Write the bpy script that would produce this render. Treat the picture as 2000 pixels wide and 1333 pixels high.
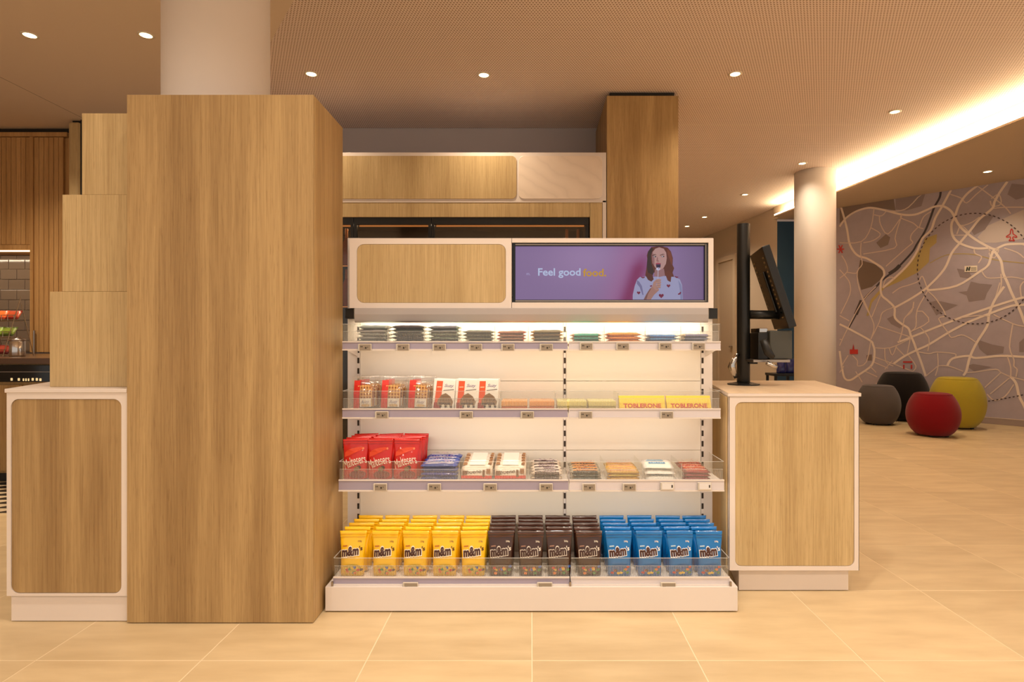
import bpy, bmesh, math, random
from mathutils import Vector, Matrix, noise

random.seed(7)
SC = bpy.context.scene
C = SC.collection
for o in list(bpy.data.objects):
    bpy.data.objects.remove(o)

# ------------------------------------------------------------------ camera, world, exposure
F, CX, CY, H = 1150.0, 1038.0, 666.0, 1.16          # focal length and principal point of the 2000x1333 picture, eye height
cam = bpy.data.cameras.new('camera')
cam.sensor_width = 36.0
cam.lens = F / 2000 * 36.0
cam.shift_x = -(CX - 1000) / 2000
cam.shift_y = -(666.5 - CY) / 2000
cam.clip_start = 0.05
camo = bpy.data.objects.new('camera', cam)
C.objects.link(camo)
camo.location = (0, 0, H)
camo.rotation_euler = (math.pi / 2, 0, 0)
SC.camera = camo

world = bpy.data.worlds.new('world')
SC.world = world
world.use_nodes = True
world.node_tree.nodes['Background'].inputs[0].default_value = (1.0, 0.90, 0.80, 1)
world.node_tree.nodes['Background'].inputs[1].default_value = 0.75

vs = SC.view_settings
SC.display_settings.display_device = 'sRGB'
vs.view_transform = 'Standard'
vs.look = 'None'
vs.gamma = 1.0
vs.use_curve_mapping = False
vs.exposure = 0.0
SC.cycles.max_bounces = 8
SC.cycles.diffuse_bounces = 4
SC.cycles.glossy_bounces = 3
SC.cycles.transparent_max_bounces = 24
SC.cycles.sample_clamp_indirect = 4.0
SC.cycles.caustics_reflective = False
SC.cycles.caustics_refractive = False

WARM = (1.0, 0.79, 0.55)
SOFT = (1.0, 0.87, 0.71)
ZC, ZS = 3.57, 3.35                                  # main ceiling and dropped ceiling heights


def spot(x, y, z, watt, angle=120, color=WARM, radius=0.06, blend=1.0):
    l = bpy.data.lights.new('spot_beam', 'SPOT')
    l.energy = watt
    l.color = color
    l.spot_size = math.radians(angle)
    l.spot_blend = blend
    l.shadow_soft_size = radius
    o = bpy.data.objects.new('spot_beam', l)
    C.objects.link(o)
    o.location = (x, y, z)
    return o


def area(x, y, z, sx, sy, watt, rot=(0, 0, 0), color=SOFT, spread=180):
    l = bpy.data.lights.new('strip_light', 'AREA')
    l.shape = 'RECTANGLE'
    l.size, l.size_y = sx, sy
    l.energy = watt
    l.color = color
    l.spread = math.radians(spread)
    o = bpy.data.objects.new('strip_light', l)
    C.objects.link(o)
    o.location = (x, y, z)
    o.rotation_euler = rot
    return o


# unseen spots added as front fill, assumed in the lobby behind and above the camera
for lx in (-2.4, -0.8, 0.8, 2.4, 4.0):
    for ly in (-3.2, -1.2):
        spot(lx, ly, ZC - 0.03, 165, 150, SOFT, 0.12)
for lx, w in ((-2.2, 62), (-0.7, 95), (0.35, 150), (1.6, 95), (3.1, 95)):  # the strongest is read off the bright pool on the floor
    spot(lx, 1.55, ZC - 0.03, w, 125, SOFT, 0.1)
spot(-5.2, 5.3, ZC - 0.03, 190, 130, WARM, 0.06)      # unseen spot added left of the view to brighten the slatted wall unit
# light strips under the shelf fronts and in the canopy of the snack stand
area(0.0, 2.81, 1.25, 1.66, 0.02, 2.8, (math.radians(25), 0, 0), (1.0, 0.86, 0.62))
area(0.0, 2.68, 1.105, 1.66, 0.02, 1.25, (math.radians(38), 0, 0), SOFT)
area(0.0, 2.68, 0.798, 1.66, 0.02, 1.25, (math.radians(38), 0, 0), SOFT)
area(0.0, 2.63, 0.484, 1.66, 0.02, 1.6, (math.radians(32), 0, 0), SOFT)


# ------------------------------------------------------------------ helpers
def X(px, d):
    return (px - CX) * d / F


def Z(py, d):
    return H + (CY - py) * d / F


def lin(c):
    out = []
    for v in c[:3]:
        v = v / 255.0
        out.append(v / 12.92 if v <= 0.04045 else ((v + 0.055) / 1.055) ** 2.4)
    return tuple(out) + (1.0,)


def node(nt, kind, loc=(0, 0), **kw):
    n = nt.nodes.new(kind)
    for k, v in kw.items():
        setattr(n, k, v)
    return n


def mat(name, col, rough=0.5, metal=0.0, spec=0.5, emit=None, strength=0.0, coat=0.0, grain=0.0, gscale=300):
    m = bpy.data.materials.new(name)
    m.use_nodes = True
    nt = m.node_tree
    b = nt.nodes['Principled BSDF']
    b.inputs['Base Color'].default_value = lin(col)
    b.inputs['Roughness'].default_value = rough
    b.inputs['Metallic'].default_value = metal
    b.inputs['Specular IOR Level'].default_value = spec
    b.inputs['Coat Weight'].default_value = coat
    if emit:
        b.inputs['Emission Color'].default_value = lin(emit)
        b.inputs['Emission Strength'].default_value = strength
    if grain:
        tc = node(nt, 'ShaderNodeTexCoord')
        nz = node(nt, 'ShaderNodeTexNoise')
        nz.inputs['Scale'].default_value = gscale
        nz.inputs['Detail'].default_value = 3
        nt.links.new(tc.outputs['Object'], nz.inputs['Vector'])
        mx = node(nt, 'ShaderNodeMixRGB', blend_type='MULTIPLY')
        mx.inputs[0].default_value = grain
        mx.inputs[1].default_value = lin(col)
        nt.links.new(nz.outputs['Fac'], mx.inputs[2])
        g = node(nt, 'ShaderNodeBrightContrast')
        g.inputs[1].default_value = grain * 0.3 * max(lin(col)[:3])
        nt.links.new(mx.outputs[0], g.inputs[0])
        nt.links.new(g.outputs[0], b.inputs['Base Color'])
    return m


def ramp(nt, stops):
    r = node(nt, 'ShaderNodeValToRGB')
    el = r.color_ramp.elements
    while len(el) < len(stops):
        el.new(0.5)
    for e, (p, c) in zip(el, stops):
        e.position = p
        e.color = c
    return r


def wood(name, dark, light, vein, scale=1.0, rough=0.45, along='z'):
    """Oak veneer: long fibres along one axis, broad soft bands, short dark pores."""
    m = bpy.data.materials.new(name)
    m.use_nodes = True
    nt = m.node_tree
    b = nt.nodes['Principled BSDF']
    tc = node(nt, 'ShaderNodeTexCoord')

    def stretched(a, c, detail, dist=0.0):
        mp = node(nt, 'ShaderNodeMapping')
        s = [a * scale] * 3
        s['xyz'.index(along)] = c * scale
        mp.inputs['Scale'].default_value = s
        nt.links.new(tc.outputs['Object'], mp.inputs[0])
        nz = node(nt, 'ShaderNodeTexNoise')
        nz.inputs['Scale'].default_value = 1.0
        nz.inputs['Detail'].default_value = detail
        nz.inputs['Distortion'].default_value = dist
        nt.links.new(mp.outputs[0], nz.inputs['Vector'])
        return nz
    broad = stretched(7.0, 0.35, 4, 0.8)
    fine = stretched(150.0, 3.2, 4, 0.2)
    pore = stretched(330.0, 14.0, 2)
    r1 = ramp(nt, [(0.34, lin(dark)), (0.66, lin(light))])
    nt.links.new(broad.outputs['Fac'], r1.inputs[0])
    r2 = ramp(nt, [(0.30, lin(vein)), (0.62, (1, 1, 1, 1))])
    nt.links.new(fine.outputs['Fac'], r2.inputs[0])
    mx = node(nt, 'ShaderNodeMixRGB', blend_type='MULTIPLY')
    mx.inputs[0].default_value = 0.30
    nt.links.new(r1.outputs[0], mx.inputs[1])
    nt.links.new(r2.outputs[0], mx.inputs[2])
    r3 = ramp(nt, [(0.30, lin(vein)), (0.42, (1, 1, 1, 1))])
    nt.links.new(pore.outputs['Fac'], r3.inputs[0])
    mx2 = node(nt, 'ShaderNodeMixRGB', blend_type='MULTIPLY')
    mx2.inputs[0].default_value = 0.22
    nt.links.new(mx.outputs[0], mx2.inputs[1])
    nt.links.new(r3.outputs[0], mx2.inputs[2])
    nt.links.new(mx2.outputs[0], b.inputs['Base Color'])
    b.inputs['Roughness'].default_value = rough
    b.inputs['Specular IOR Level'].default_value = 0.3
    bp = node(nt, 'ShaderNodeBump')
    bp.inputs['Strength'].default_value = 0.06
    bp.inputs['Distance'].default_value = 0.002
    nt.links.new(fine.outputs['Fac'], bp.inputs['Height'])
    nt.links.new(bp.outputs[0], b.inputs['Normal'])
    return m


def print_mat(name, rough=0.45, emission=0.0, coat=0.0):
    m = bpy.data.materials.new(name)
    m.use_nodes = True
    nt = m.node_tree
    b = nt.nodes['Principled BSDF']
    a = node(nt, 'ShaderNodeVertexColor')
    a.layer_name = 'Col'
    b.inputs['Roughness'].default_value = rough
    b.inputs['Coat Weight'].default_value = coat
    if emission:
        nt.links.new(a.outputs[0], b.inputs['Emission Color'])
        b.inputs['Emission Strength'].default_value = emission
        b.inputs['Base Color'].default_value = (0.01, 0.01, 0.01, 1)
    else:
        nt.links.new(a.outputs[0], b.inputs['Base Color'])
    return m


def clear_mat(name, tint=(235, 238, 235), gloss=0.07, haze=0.0, ribs=0.0):
    m = bpy.data.materials.new(name)
    m.use_nodes = True
    nt = m.node_tree
    nt.nodes.remove(nt.nodes['Principled BSDF'])
    out = nt.nodes['Material Output']
    tr = node(nt, 'ShaderNodeBsdfTransparent')
    tr.inputs[0].default_value = lin(tint)
    gl = node(nt, 'ShaderNodeBsdfGlossy')
    gl.inputs['Roughness'].default_value = 0.08
    mx = node(nt, 'ShaderNodeMixShader')
    mx.inputs[0].default_value = gloss
    nt.links.new(tr.outputs[0], mx.inputs[1])
    nt.links.new(gl.outputs[0], mx.inputs[2])
    last = mx
    if haze or ribs:
        df = node(nt, 'ShaderNodeBsdfDiffuse')
        df.inputs[0].default_value = (0.85, 0.84, 0.82, 1)
        mx2 = node(nt, 'ShaderNodeMixShader')
        mx2.inputs[0].default_value = haze
        if ribs:
            tc = node(nt, 'ShaderNodeTexCoord')
            sp = node(nt, 'ShaderNodeSeparateXYZ')
            nt.links.new(tc.outputs['Object'], sp.inputs[0])
            mu = node(nt, 'ShaderNodeMath', operation='MULTIPLY')
            mu.inputs[1].default_value = 1 / 0.0068
            nt.links.new(sp.outputs[0], mu.inputs[0])
            fr = node(nt, 'ShaderNodeMath', operation='FRACT')
            nt.links.new(mu.outputs[0], fr.inputs[0])
            lt = node(nt, 'ShaderNodeMath', operation='LESS_THAN')
            lt.inputs[1].default_value = 0.34
            nt.links.new(fr.outputs[0], lt.inputs[0])
            ma = node(nt, 'ShaderNodeMath', operation='MULTIPLY_ADD')
            ma.inputs[1].default_value = ribs
            ma.inputs[2].default_value = haze
            nt.links.new(lt.outputs[0], ma.inputs[0])
            nt.links.new(ma.outputs[0], mx2.inputs[0])
        nt.links.new(mx.outputs[0], mx2.inputs[1])
        nt.links.new(df.outputs[0], mx2.inputs[2])
        last = mx2
    nt.links.new(last.outputs[0], out.inputs[0])
    return m


class MB:
    """Collects vertices, faces and (optional) face colours for ONE mesh object."""

    def __init__(s):
        s.v, s.f, s.c, s.vc = [], [], [], None

    def add(s, vs_, fs, col=None):
        n = len(s.v)
        s.v += [tuple(p) for p in vs_]
        for f in fs:
            s.f.append(tuple(i + n for i in f))
            s.c.append(col)
        return s

    def box(s, x0, x1, y0, y1, z0, z1, col=None):
        v = [(x, y, z) for z in (z0, z1) for y in (y0, y1) for x in (x0, x1)]
        return s.add(v, [(0, 2, 3, 1), (4, 5, 7, 6), (0, 1, 5, 4), (2, 6, 7, 3), (0, 4, 6, 2), (1, 3, 7, 5)], col)

    def prism(s, poly, z0, z1, col=None):
        """poly: (x, y) counter-clockwise seen from above."""
        n = len(poly)
        v = [(x, y, z0) for x, y in poly] + [(x, y, z1) for x, y in poly]
        f = [tuple(reversed(range(n))), tuple(range(n, 2 * n))]
        f += [(i, (i + 1) % n, n + (i + 1) % n, n + i) for i in range(n)]
        return s.add(v, f, col)

    def slab(s, poly, y0, y1, col=None):
        """poly: (x, z) counter-clockwise seen from the front (-y)."""
        n = len(poly)
        v = [(x, y0, z) for x, z in poly] + [(x, y1, z) for x, z in poly]
        f = [tuple(range(n)), tuple(reversed(range(n, 2 * n)))]
        f += [((i + 1) % n, i, n + i, n + (i + 1) % n) for i in range(n)]
        return s.add(v, f, col)

    def tube(s, pts, r, n=10, col=None, caps=True):
        pts = [Vector(p) for p in pts]
        rs = r if isinstance(r, (list, tuple)) else [r] * len(pts)
        rings, up = [], None
        for i, p in enumerate(pts):
            t = (pts[min(i + 1, len(pts) - 1)] - pts[max(i - 1, 0)]).normalized()
            if up is None:
                up = t.orthogonal().normalized()
            up = (up - t * up.dot(t)).normalized()
            sd = t.cross(up)
            rings.append([p + (up * math.cos(a) + sd * math.sin(a)) * rs[i] for a in [2 * math.pi * k / n for k in range(n)]])
        v = [q for ring in rings for q in ring]
        f = []
        for i in range(len(pts) - 1):
            for k in range(n):
                f.append((i * n + k, i * n + (k + 1) % n, (i + 1) * n + (k + 1) % n, (i + 1) * n + k))
        if caps:
            f += [tuple(reversed(range(n))), tuple(range((len(pts) - 1) * n, len(pts) * n))]
        return s.add(v, f, col)

    def lathe(s, prof, cx=0, cy=0, n=32, col=None):
        v, f = [], []
        for r, z in prof:
            for k in range(n):
                a = 2 * math.pi * k / n
                v.append((cx + r * math.cos(a), cy + r * math.sin(a), z))
        for i in range(len(prof) - 1):
            for k in range(n):
                f.append((i * n + k, i * n + (k + 1) % n, (i + 1) * n + (k + 1) % n, (i + 1) * n + k))
        f.append(tuple(reversed(range(n))))
        f.append(tuple(range((len(prof) - 1) * n, len(prof) * n)))
        return s.add(v, f, col)

    def poly(s, pts, col=None):
        return s.add(pts, [tuple(range(len(pts)))], col)


def rrect(x0, x1, z0, z1, r, n=6):
    out = []
    for cx, cz, a0 in ((x1 - r, z1 - r, 0), (x0 + r, z1 - r, 90), (x0 + r, z0 + r, 180), (x1 - r, z0 + r, 270)):
        for k in range(n + 1):
            a = math.radians(a0 + 90 * k / n)
            out.append((cx + r * math.cos(a), cz + r * math.sin(a)))
    return out


def ell(cx, cy, rx, ry, n=18):
    return [(cx + rx * math.cos(2 * math.pi * k / n), cy + ry * math.sin(2 * math.pi * k / n)) for k in range(n)]


ORG = {}


def finish(o, label=None, cat=None, group=None, kind=None):
    if label:
        o['label'] = label
    if cat:
        o['category'] = cat
    if group:
        o['group'] = group
    if kind:
        o['kind'] = kind
    return o


def mk(name, mb, material, parent=None, smooth=False, bevel=0.0, segs=2, label=None, cat=None, group=None, kind=None, origin=None):
    """Link one mesh. Vertices of mb are world positions; a child is re-based on its thing's origin."""
    org = Vector(ORG.get(parent.name, (0, 0, 0))) if parent is not None else Vector(origin or (0, 0, 0))
    me = bpy.data.meshes.new(name)
    me.from_pydata([tuple(Vector(p) - org) for p in mb.v], [], mb.f)
    if mb.vc is not None:
        ca = me.color_attributes.new('Col', 'FLOAT_COLOR', 'POINT')
        ca.data.foreach_set('color', [c for q in mb.vc for c in lin(q)])
    elif any(c is not None for c in mb.c):
        ca = me.color_attributes.new('Col', 'FLOAT_COLOR', 'CORNER')
        flat = []
        for poly, c in zip(me.polygons, mb.c):
            flat += list(lin(c or (200, 200, 200))) * poly.loop_total
        ca.data.foreach_set('color', flat)
    me.materials.append(material)
    if smooth:
        me.polygons.foreach_set('use_smooth', [True] * len(me.polygons))
    me.update()
    o = bpy.data.objects.new(name, me)
    C.objects.link(o)
    if parent is not None:
        o.parent = parent
        ORG[o.name] = ORG.get(parent.name, (0, 0, 0))
    else:
        o.location = origin or (0, 0, 0)
        ORG[o.name] = tuple(origin or (0, 0, 0))
    if bevel:
        b = o.modifiers.new('bevel', 'BEVEL')
        b.width = bevel
        b.segments = segs
        b.limit_method = 'ANGLE'
    return finish(o, label, cat, group, kind)


def thing(name, label, cat, loc=(0, 0, 0), group=None):
    o = bpy.data.objects.new(name, None)
    C.objects.link(o)
    o.location = loc
    o.empty_display_size = 0.1
    ORG[o.name] = tuple(loc)
    return finish(o, label, cat, group)


KIDS = {}


def kids(o):
    return [c for c in bpy.data.objects if c.parent == o]


def snapshot(o):
    """(object, [snapshots of its children]) so that copies need no search."""
    return (o, [snapshot(c) for c in kids(o)])


def copy_tree(snap, loc=None, rot=None, label=None, parent=None, group=None):
    o, ch = snap
    c = o.copy()
    C.objects.link(c)
    c.parent = parent
    if loc is not None:
        c.location = loc
    if rot is not None:
        c.rotation_euler = rot
    if label:
        c['label'] = label
    if group:
        c['group'] = group
    for s in ch:
        copy_tree(s, parent=c)
    return c


ORD = ['first', 'second', 'third', 'fourth', 'fifth', 'sixth', 'seventh', 'eighth', 'ninth', 'tenth', 'eleventh', 'twelfth', 'thirteenth']

# lettering outlines, made once while the scene is still small
_TXT = {}


def text(s, width=None, height=None, shear=0.0, bold=0.0):
    """2-D triangles of a line of lettering, centred on (0, 0), scaled to a width or a height."""
    key = (s, shear, bold)
    if key not in _TXT:
        cu = bpy.data.curves.new('lettering', 'FONT')
        cu.body = s
        cu.size = 1.0
        cu.shear = shear
        cu.offset = bold
        cu.resolution_u = 3
        o = bpy.data.objects.new('lettering', cu)
        C.objects.link(o)
        dg = bpy.context.evaluated_depsgraph_get()
        e = o.evaluated_get(dg)
        me = e.to_mesh()
        v = [(p.co.x, p.co.y) for p in me.vertices]
        f = [tuple(p.vertices) for p in me.polygons]
        f = [q if sum((v[q[i]][0] * v[q[(i + 1) % len(q)]][1] - v[q[(i + 1) % len(q)]][0] * v[q[i]][1]) for i in range(len(q))) > 0 else tuple(reversed(q)) for q in f]
        e.to_mesh_clear()
        bpy.data.objects.remove(o)
        bpy.data.curves.remove(cu)
        _TXT[key] = (v, f)
    v, f = _TXT[key]
    x0, x1 = min(p[0] for p in v), max(p[0] for p in v)
    y0, y1 = min(p[1] for p in v), max(p[1] for p in v)
    k = width / (x1 - x0) if width else height / (y1 - y0)
    ky = height / (y1 - y0) if (width and height) else k
    return [((p[0] - (x0 + x1) / 2) * k, (p[1] - (y0 + y1) / 2) * ky) for p in v], f


def put_text(mb, s, cx, cz, surf, col, width=None, height=None, shear=0.0, bold=0.0, tilt=0.0, arch=0.0):
    """Lettering laid on a surface: surf(x, z) -> world point."""
    v, f = text(s, width, height, shear, bold)
    ca, sa = math.cos(math.radians(tilt)), math.sin(math.radians(tilt))
    w = max(abs(p[0]) for p in v) or 1
    pts = []
    for a, b in v:
        b2 = b + arch * (1 - (a / w) ** 2)
        pts.append(surf(cx + a * ca - b2 * sa, cz + a * sa + b2 * ca))
    mb.add(pts, f, col)


# ------------------------------------------------------------------ materials
OAK = wood('oak_veneer', (160, 130, 88), (192, 162, 114), (138, 104, 64))
OAK_PALE = wood('oak_veneer_pale', (192, 166, 120), (210, 185, 138), (158, 126, 82), 1.1)
OAK_DARK = wood('oak_cladding', (164, 132, 86), (194, 162, 112), (132, 96, 58))
OAK_TOP = wood('oak_worktop', (228, 204, 172), (238, 216, 186), (204, 172, 136), 1.0, 0.4, 'y')
WALNUT = mat('dark_counter', (92, 66, 44), 0.25)
WHITE = mat('white_laminate', (230, 219, 212), 0.38)
WHITE_METAL = mat('white_powder_coat', (228, 219, 214), 0.42)
PANEL_WHITE = mat('white_back_panel', (238, 230, 218), 0.5)
RAIL = mat('lilac_price_rail', (164, 156, 178), 0.28)
RAIL_GLARE = mat('price_rail_glare', (216, 210, 216), 0.28)  # same lilac rail, the right bay's whitish reflection put into its colour
GREY_METAL = mat('grey_canopy', (178, 170, 168), 0.45)
BLACK = mat('black_plastic', (22, 21, 20), 0.4)
BLACK_METAL = mat('black_metal', (34, 33, 31), 0.35, 0.3)
BLACK_GLOSS = mat('black_glass', (10, 9, 9), 0.08)
BEZEL = mat('dark_chrome', (168, 156, 144), 0.3, 0.9)
CHROME = mat('chrome', (205, 200, 195), 0.15, 1.0)
SLOT = mat('dark_slot', (48, 36, 26), 0.8)
PRINT = print_mat('print')
FOIL = print_mat('foil_print', 0.3, 0, 0.25)
SCREEN = print_mat('screen_print', 0.15, 0.62)
ACRYLIC = clear_mat('clear_acrylic', (252, 252, 250), 0.035, 0.015)
RIBBED = clear_mat('ribbed_acrylic', (249, 249, 247), 0.035, 0.02, 0.20)
ACRYLIC_EDGE = clear_mat('acrylic_edge', (240, 240, 238), 0.1, 0.4)
FILM = clear_mat('clear_film', (253, 252, 250), 0.11, 0.04)
GLASS = clear_mat('dark_glass', (222, 212, 200), 0.05)
LED = mat('led_diffuser', (255, 250, 240), 0.4, emit=(255, 236, 200), strength=14)
LED_SOFT = mat('led_profile', (255, 250, 240), 0.4, emit=(255, 216, 158), strength=3.2)
LENS = mat('downlight_lens', (255, 250, 240), 0.4, emit=(255, 226, 170), strength=9)
COLUMN = mat('column_paint', (232, 226, 222), 0.6)
WALLPAINT = mat('beige_paint', (214, 200, 184), 0.75)
WALLGREY = mat('grey_paint', (186, 178, 178), 0.8)
WALLBLUE = mat('teal_paint', (52, 86, 110), 0.6)
MURALPAPER = mat('mural_paper', (178, 166, 176), 0.7, grain=0.18, gscale=9)
SOFFIT = mat('soffit_paint', (200, 180, 156), 0.8)
CEIL_SMOOTH = mat('smooth_ceiling_paint', (236, 216, 198), 0.8)
GROUT = mat('pale_grout', (236, 218, 186), 0.8)


def tile_mat():
    m = bpy.data.materials.new('beige_stone_tile')
    m.use_nodes = True
    nt = m.node_tree
    b = nt.nodes['Principled BSDF']
    tc = node(nt, 'ShaderNodeTexCoord')
    oi = node(nt, 'ShaderNodeObjectInfo')
    ad = node(nt, 'ShaderNodeVectorMath', operation='ADD')
    ml = node(nt, 'ShaderNodeVectorMath', operation='SCALE')
    ml.inputs['Scale'].default_value = 40.0
    cb = node(nt, 'ShaderNodeCombineXYZ')
    for i in range(3):
        nt.links.new(oi.outputs['Random'], cb.inputs[i])
    nt.links.new(cb.outputs[0], ml.inputs[0])
    nt.links.new(tc.outputs['Object'], ad.inputs[0])
    nt.links.new(ml.outputs[0], ad.inputs[1])
    mp = node(nt, 'ShaderNodeMapping')
    mp.inputs['Scale'].default_value = (2.2, 9.0, 2.0)
    nt.links.new(ad.outputs[0], mp.inputs[0])
    n1 = node(nt, 'ShaderNodeTexNoise')
    n1.inputs['Scale'].default_value = 1.4
    n1.inputs['Detail'].default_value = 6
    nt.links.new(mp.outputs[0], n1.inputs['Vector'])
    r = ramp(nt, [(0.28, lin((202, 178, 138))), (0.7, lin((220, 198, 158)))])
    nt.links.new(n1.outputs['Fac'], r.inputs[0])
    hs = node(nt, 'ShaderNodeHueSaturation')
    mr = node(nt, 'ShaderNodeMapRange')
    mr.inputs['To Min'].default_value = 0.93
    mr.inputs['To Max'].default_value = 1.04
    nt.links.new(oi.outputs['Random'], mr.inputs['Value'])
    nt.links.new(mr.outputs[0], hs.inputs['Value'])
    nt.links.new(r.outputs[0], hs.inputs['Color'])
    nt.links.new(hs.outputs[0], b.inputs['Base Color'])
    b.inputs['Roughness'].default_value = 0.42
    b.inputs['Specular IOR Level'].default_value = 0.35
    return m


TILE = tile_mat()


def perforated():
    """White plaster board with staggered small round holes (too small to build)."""
    m = bpy.data.materials.new('perforated_board')
    m.use_nodes = True
    nt = m.node_tree
    b = nt.nodes['Principled BSDF']
    tc = node(nt, 'ShaderNodeTexCoord')
    sp = node(nt, 'ShaderNodeSeparateXYZ')
    nt.links.new(tc.outputs['Object'], sp.inputs[0])

    def M(op, a, bb=None, c=None):
        n = node(nt, 'ShaderNodeMath', operation=op)
        for i, q in enumerate((a, bb, c)):
            if q is None:
                continue
            if isinstance(q, (int, float)):
                n.inputs[i].default_value = q
            else:
                nt.links.new(q, n.inputs[i])
        return n.outputs[0]
    p = 0.0235
    ys = M('DIVIDE', sp.outputs[1], p)
    row = M('FLOOR', ys)
    half = M('MULTIPLY', M('MODULO', M('ABSOLUTE', row), 2.0), 0.5)
    xs = M('ADD', M('DIVIDE', sp.outputs[0], p), half)
    fx = M('SUBTRACT', M('FRACT', xs), 0.5)
    fy = M('SUBTRACT', M('FRACT', ys), 0.5)
    d2 = M('ADD', M('MULTIPLY', fx, fx), M('MULTIPLY', fy, fy))
    hole = M('LESS_THAN', d2, 0.085)
    mx = node(nt, 'ShaderNodeMixRGB')
    mx.inputs[1].default_value = lin((250, 232, 226))
    mx.inputs[2].default_value = lin((172, 142, 126))
    nt.links.new(hole, mx.inputs[0])
    nt.links.new(mx.outputs[0], b.inputs['Base Color'])
    b.inputs['Roughness'].default_value = 0.85
    return m


PERF = perforated()


def fabric(name, col):
    m = mat(name, col, 0.95, spec=0.15)
    nt = m.node_tree
    b = nt.nodes['Principled BSDF']
    tc = node(nt, 'ShaderNodeTexCoord')
    nz = node(nt, 'ShaderNodeTexNoise')
    nz.inputs['Scale'].default_value = 260
    nt.links.new(tc.outputs['Object'], nz.inputs['Vector'])
    bp = node(nt, 'ShaderNodeBump')
    bp.inputs['Strength'].default_value = 0.35
    bp.inputs['Distance'].default_value = 0.004
    nt.links.new(nz.outputs['Fac'], bp.inputs['Height'])
    nt.links.new(bp.outputs[0], b.inputs['Normal'])
    hs = node(nt, 'ShaderNodeMixRGB', blend_type='MULTIPLY')
    hs.inputs[0].default_value = 0.35
    hs.inputs[1].default_value = lin(col)
    nt.links.new(nz.outputs['Color'], hs.inputs[2])
    nt.links.new(hs.outputs[0], b.inputs['Base Color'])
    b.inputs['Sheen Weight'].default_value = 0.15
    return m


# ------------------------------------------------------------------ the room
fl = mk('floor', MB().box(-9, 10.5, -5, 16, -0.12, -0.0009), GROUT, kind='structure')
TS = 0.6
tile_me = None
mbt = MB()
g = 0.0022
h2 = TS / 2 - g
mbt.add([(-h2, -h2, -0.0008), (h2, -h2, -0.0008), (h2, h2, -0.0008), (-h2, h2, -0.0008),
         (-h2, -h2, -0.0004), (h2, -h2, -0.0004), (h2, h2, -0.0004), (-h2, h2, -0.0004),
         (-h2 + .0015, -h2 + .0015, 0), (h2 - .0015, -h2 + .0015, 0), (h2 - .0015, h2 - .0015, 0), (-h2 + .0015, h2 - .0015, 0)],
        [(8, 9, 10, 11)] + [(i, (i + 1) % 4, 4 + (i + 1) % 4, 4 + i) for i in range(4)] + [(4 + i, 4 + (i + 1) % 4, 8 + (i + 1) % 4, 8 + i) for i in range(4)])
cells = []
for i in range(-15, 18):
    for j in range(-12, 24):
        x, y = 0.002 + (i + 0.5) * TS, 2.135 + (j + 0.5) * TS
        if not (-8.9 < x < 10.4 and -4.9 < y < 15.9):
            continue
        px = CX + x * F / max(y, 0.3)
        seen = y > 1.5 and -350 < px < 2330
        hid = (y > 2.7 and -2.3 < x < 1.2) or (y > 3.2 and x < 1.6) or (y > 11)
        cells.append((0 if (seen and not hid) else 1, y, x))
cells.sort()
rest = MB()
proto = None
for k, (far, y, x) in enumerate(cells):
    if far == 0 and k < 290:
        if proto is None:
            proto = mk('tile', mbt, TILE, fl)
            proto.location = (x, y, 0)
            ps = snapshot(proto)
        else:
            copy_tree(ps, (x, y, random.uniform(-0.0002, 0.0002)), parent=fl)
    else:
        rest.add([(a + x, b + y, c) for a, b, c in mbt.v], mbt.f)
mk('tile_field', rest, TILE, fl, kind='stuff')

# ceilings
bx0, by0, bx1, by1 = -1.554, 3.99, -2.035, 4.653       # joint between smooth and perforated board
dx, dy = bx1 - bx0, by1 - by0
xn = bx0 + dx / dy * (-5 - by0)
xf = bx0 + dx / dy * (16 - by0)
mk('ceiling', MB().prism([(xn, -5), (10.5, -5), (10.5, 16), (xf, 16)], ZC, ZC + 0.1), PERF, kind='structure')
mk('ceiling_smooth', MB().prism([(-14, -5), (xn, -5), (xf, 16), (-14, 16)], ZC, ZC + 0.1), CEIL_SMOOTH, kind='structure')


joint_m = mat('ceiling_joint', (150, 128, 112), 0.8)
mk('joint', MB().box(1.44, 4.60, 6.57, 6.578, ZC - .0006, ZC - .0001), mat('ceiling_joint_pale', (255, 240, 226), 0.8), bpy.data.objects['ceiling'])
mk('joint', MB().box(-4.856, -4.850, 2.0, 6.62, ZC - .0006, ZC - .0001), joint_m, bpy.data.objects['ceiling_smooth'])


def lipx(d):
    return 4.843 - 0.121 * (d - 5.79)


sof = mk('ceiling_soffit', MB().prism([(lipx(0.5) + .11, 0.5), (10.5, 0.5), (10.5, 10.62), (lipx(10.62) + .11, 10.62)], ZS, ZC - 0.002), SOFFIT, kind='structure')
ledge = MB().prism([(lipx(0.5), 0.5), (lipx(0.5) + .11, 0.5), (lipx(10.45) + .11, 10.45), (lipx(10.45), 10.45)], ZS, ZS + 0.022)
mk('trim_1', ledge, SOFFIT, sof)
mk('light_strip', MB().prism([(lipx(0.5) + .004, 0.5), (lipx(0.5) + .05, 0.5), (lipx(10.4) + .05, 10.4), (lipx(10.4) + .004, 10.4)], ZS + 0.0225, ZS + 0.045), LED, sof)
ang = math.atan(0.121)
ym = 5.4
area(lipx(ym) + 0.05, ym, ZS + 0.06, 0.05, 9.8, 105, (math.pi, math.radians(-20), ang), (1.0, 0.76, 0.42))

# walls
WN = Vector((0.742, 0.670))
WA = Vector((6.642, 7.94))


def wall_point(px, py, eps=0.0):
    rx, rz = (px - CX) / F, (CY - py) / F
    d = (WA.x * WN.x + WA.y * WN.y) / (rx * WN.x + WN.y)
    return (rx * d - WN.x * eps, d - WN.y * eps, H + rz * d)


def wl(t):
    return (WA.x - 0.670 * t, WA.y + 0.742 * t)


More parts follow.
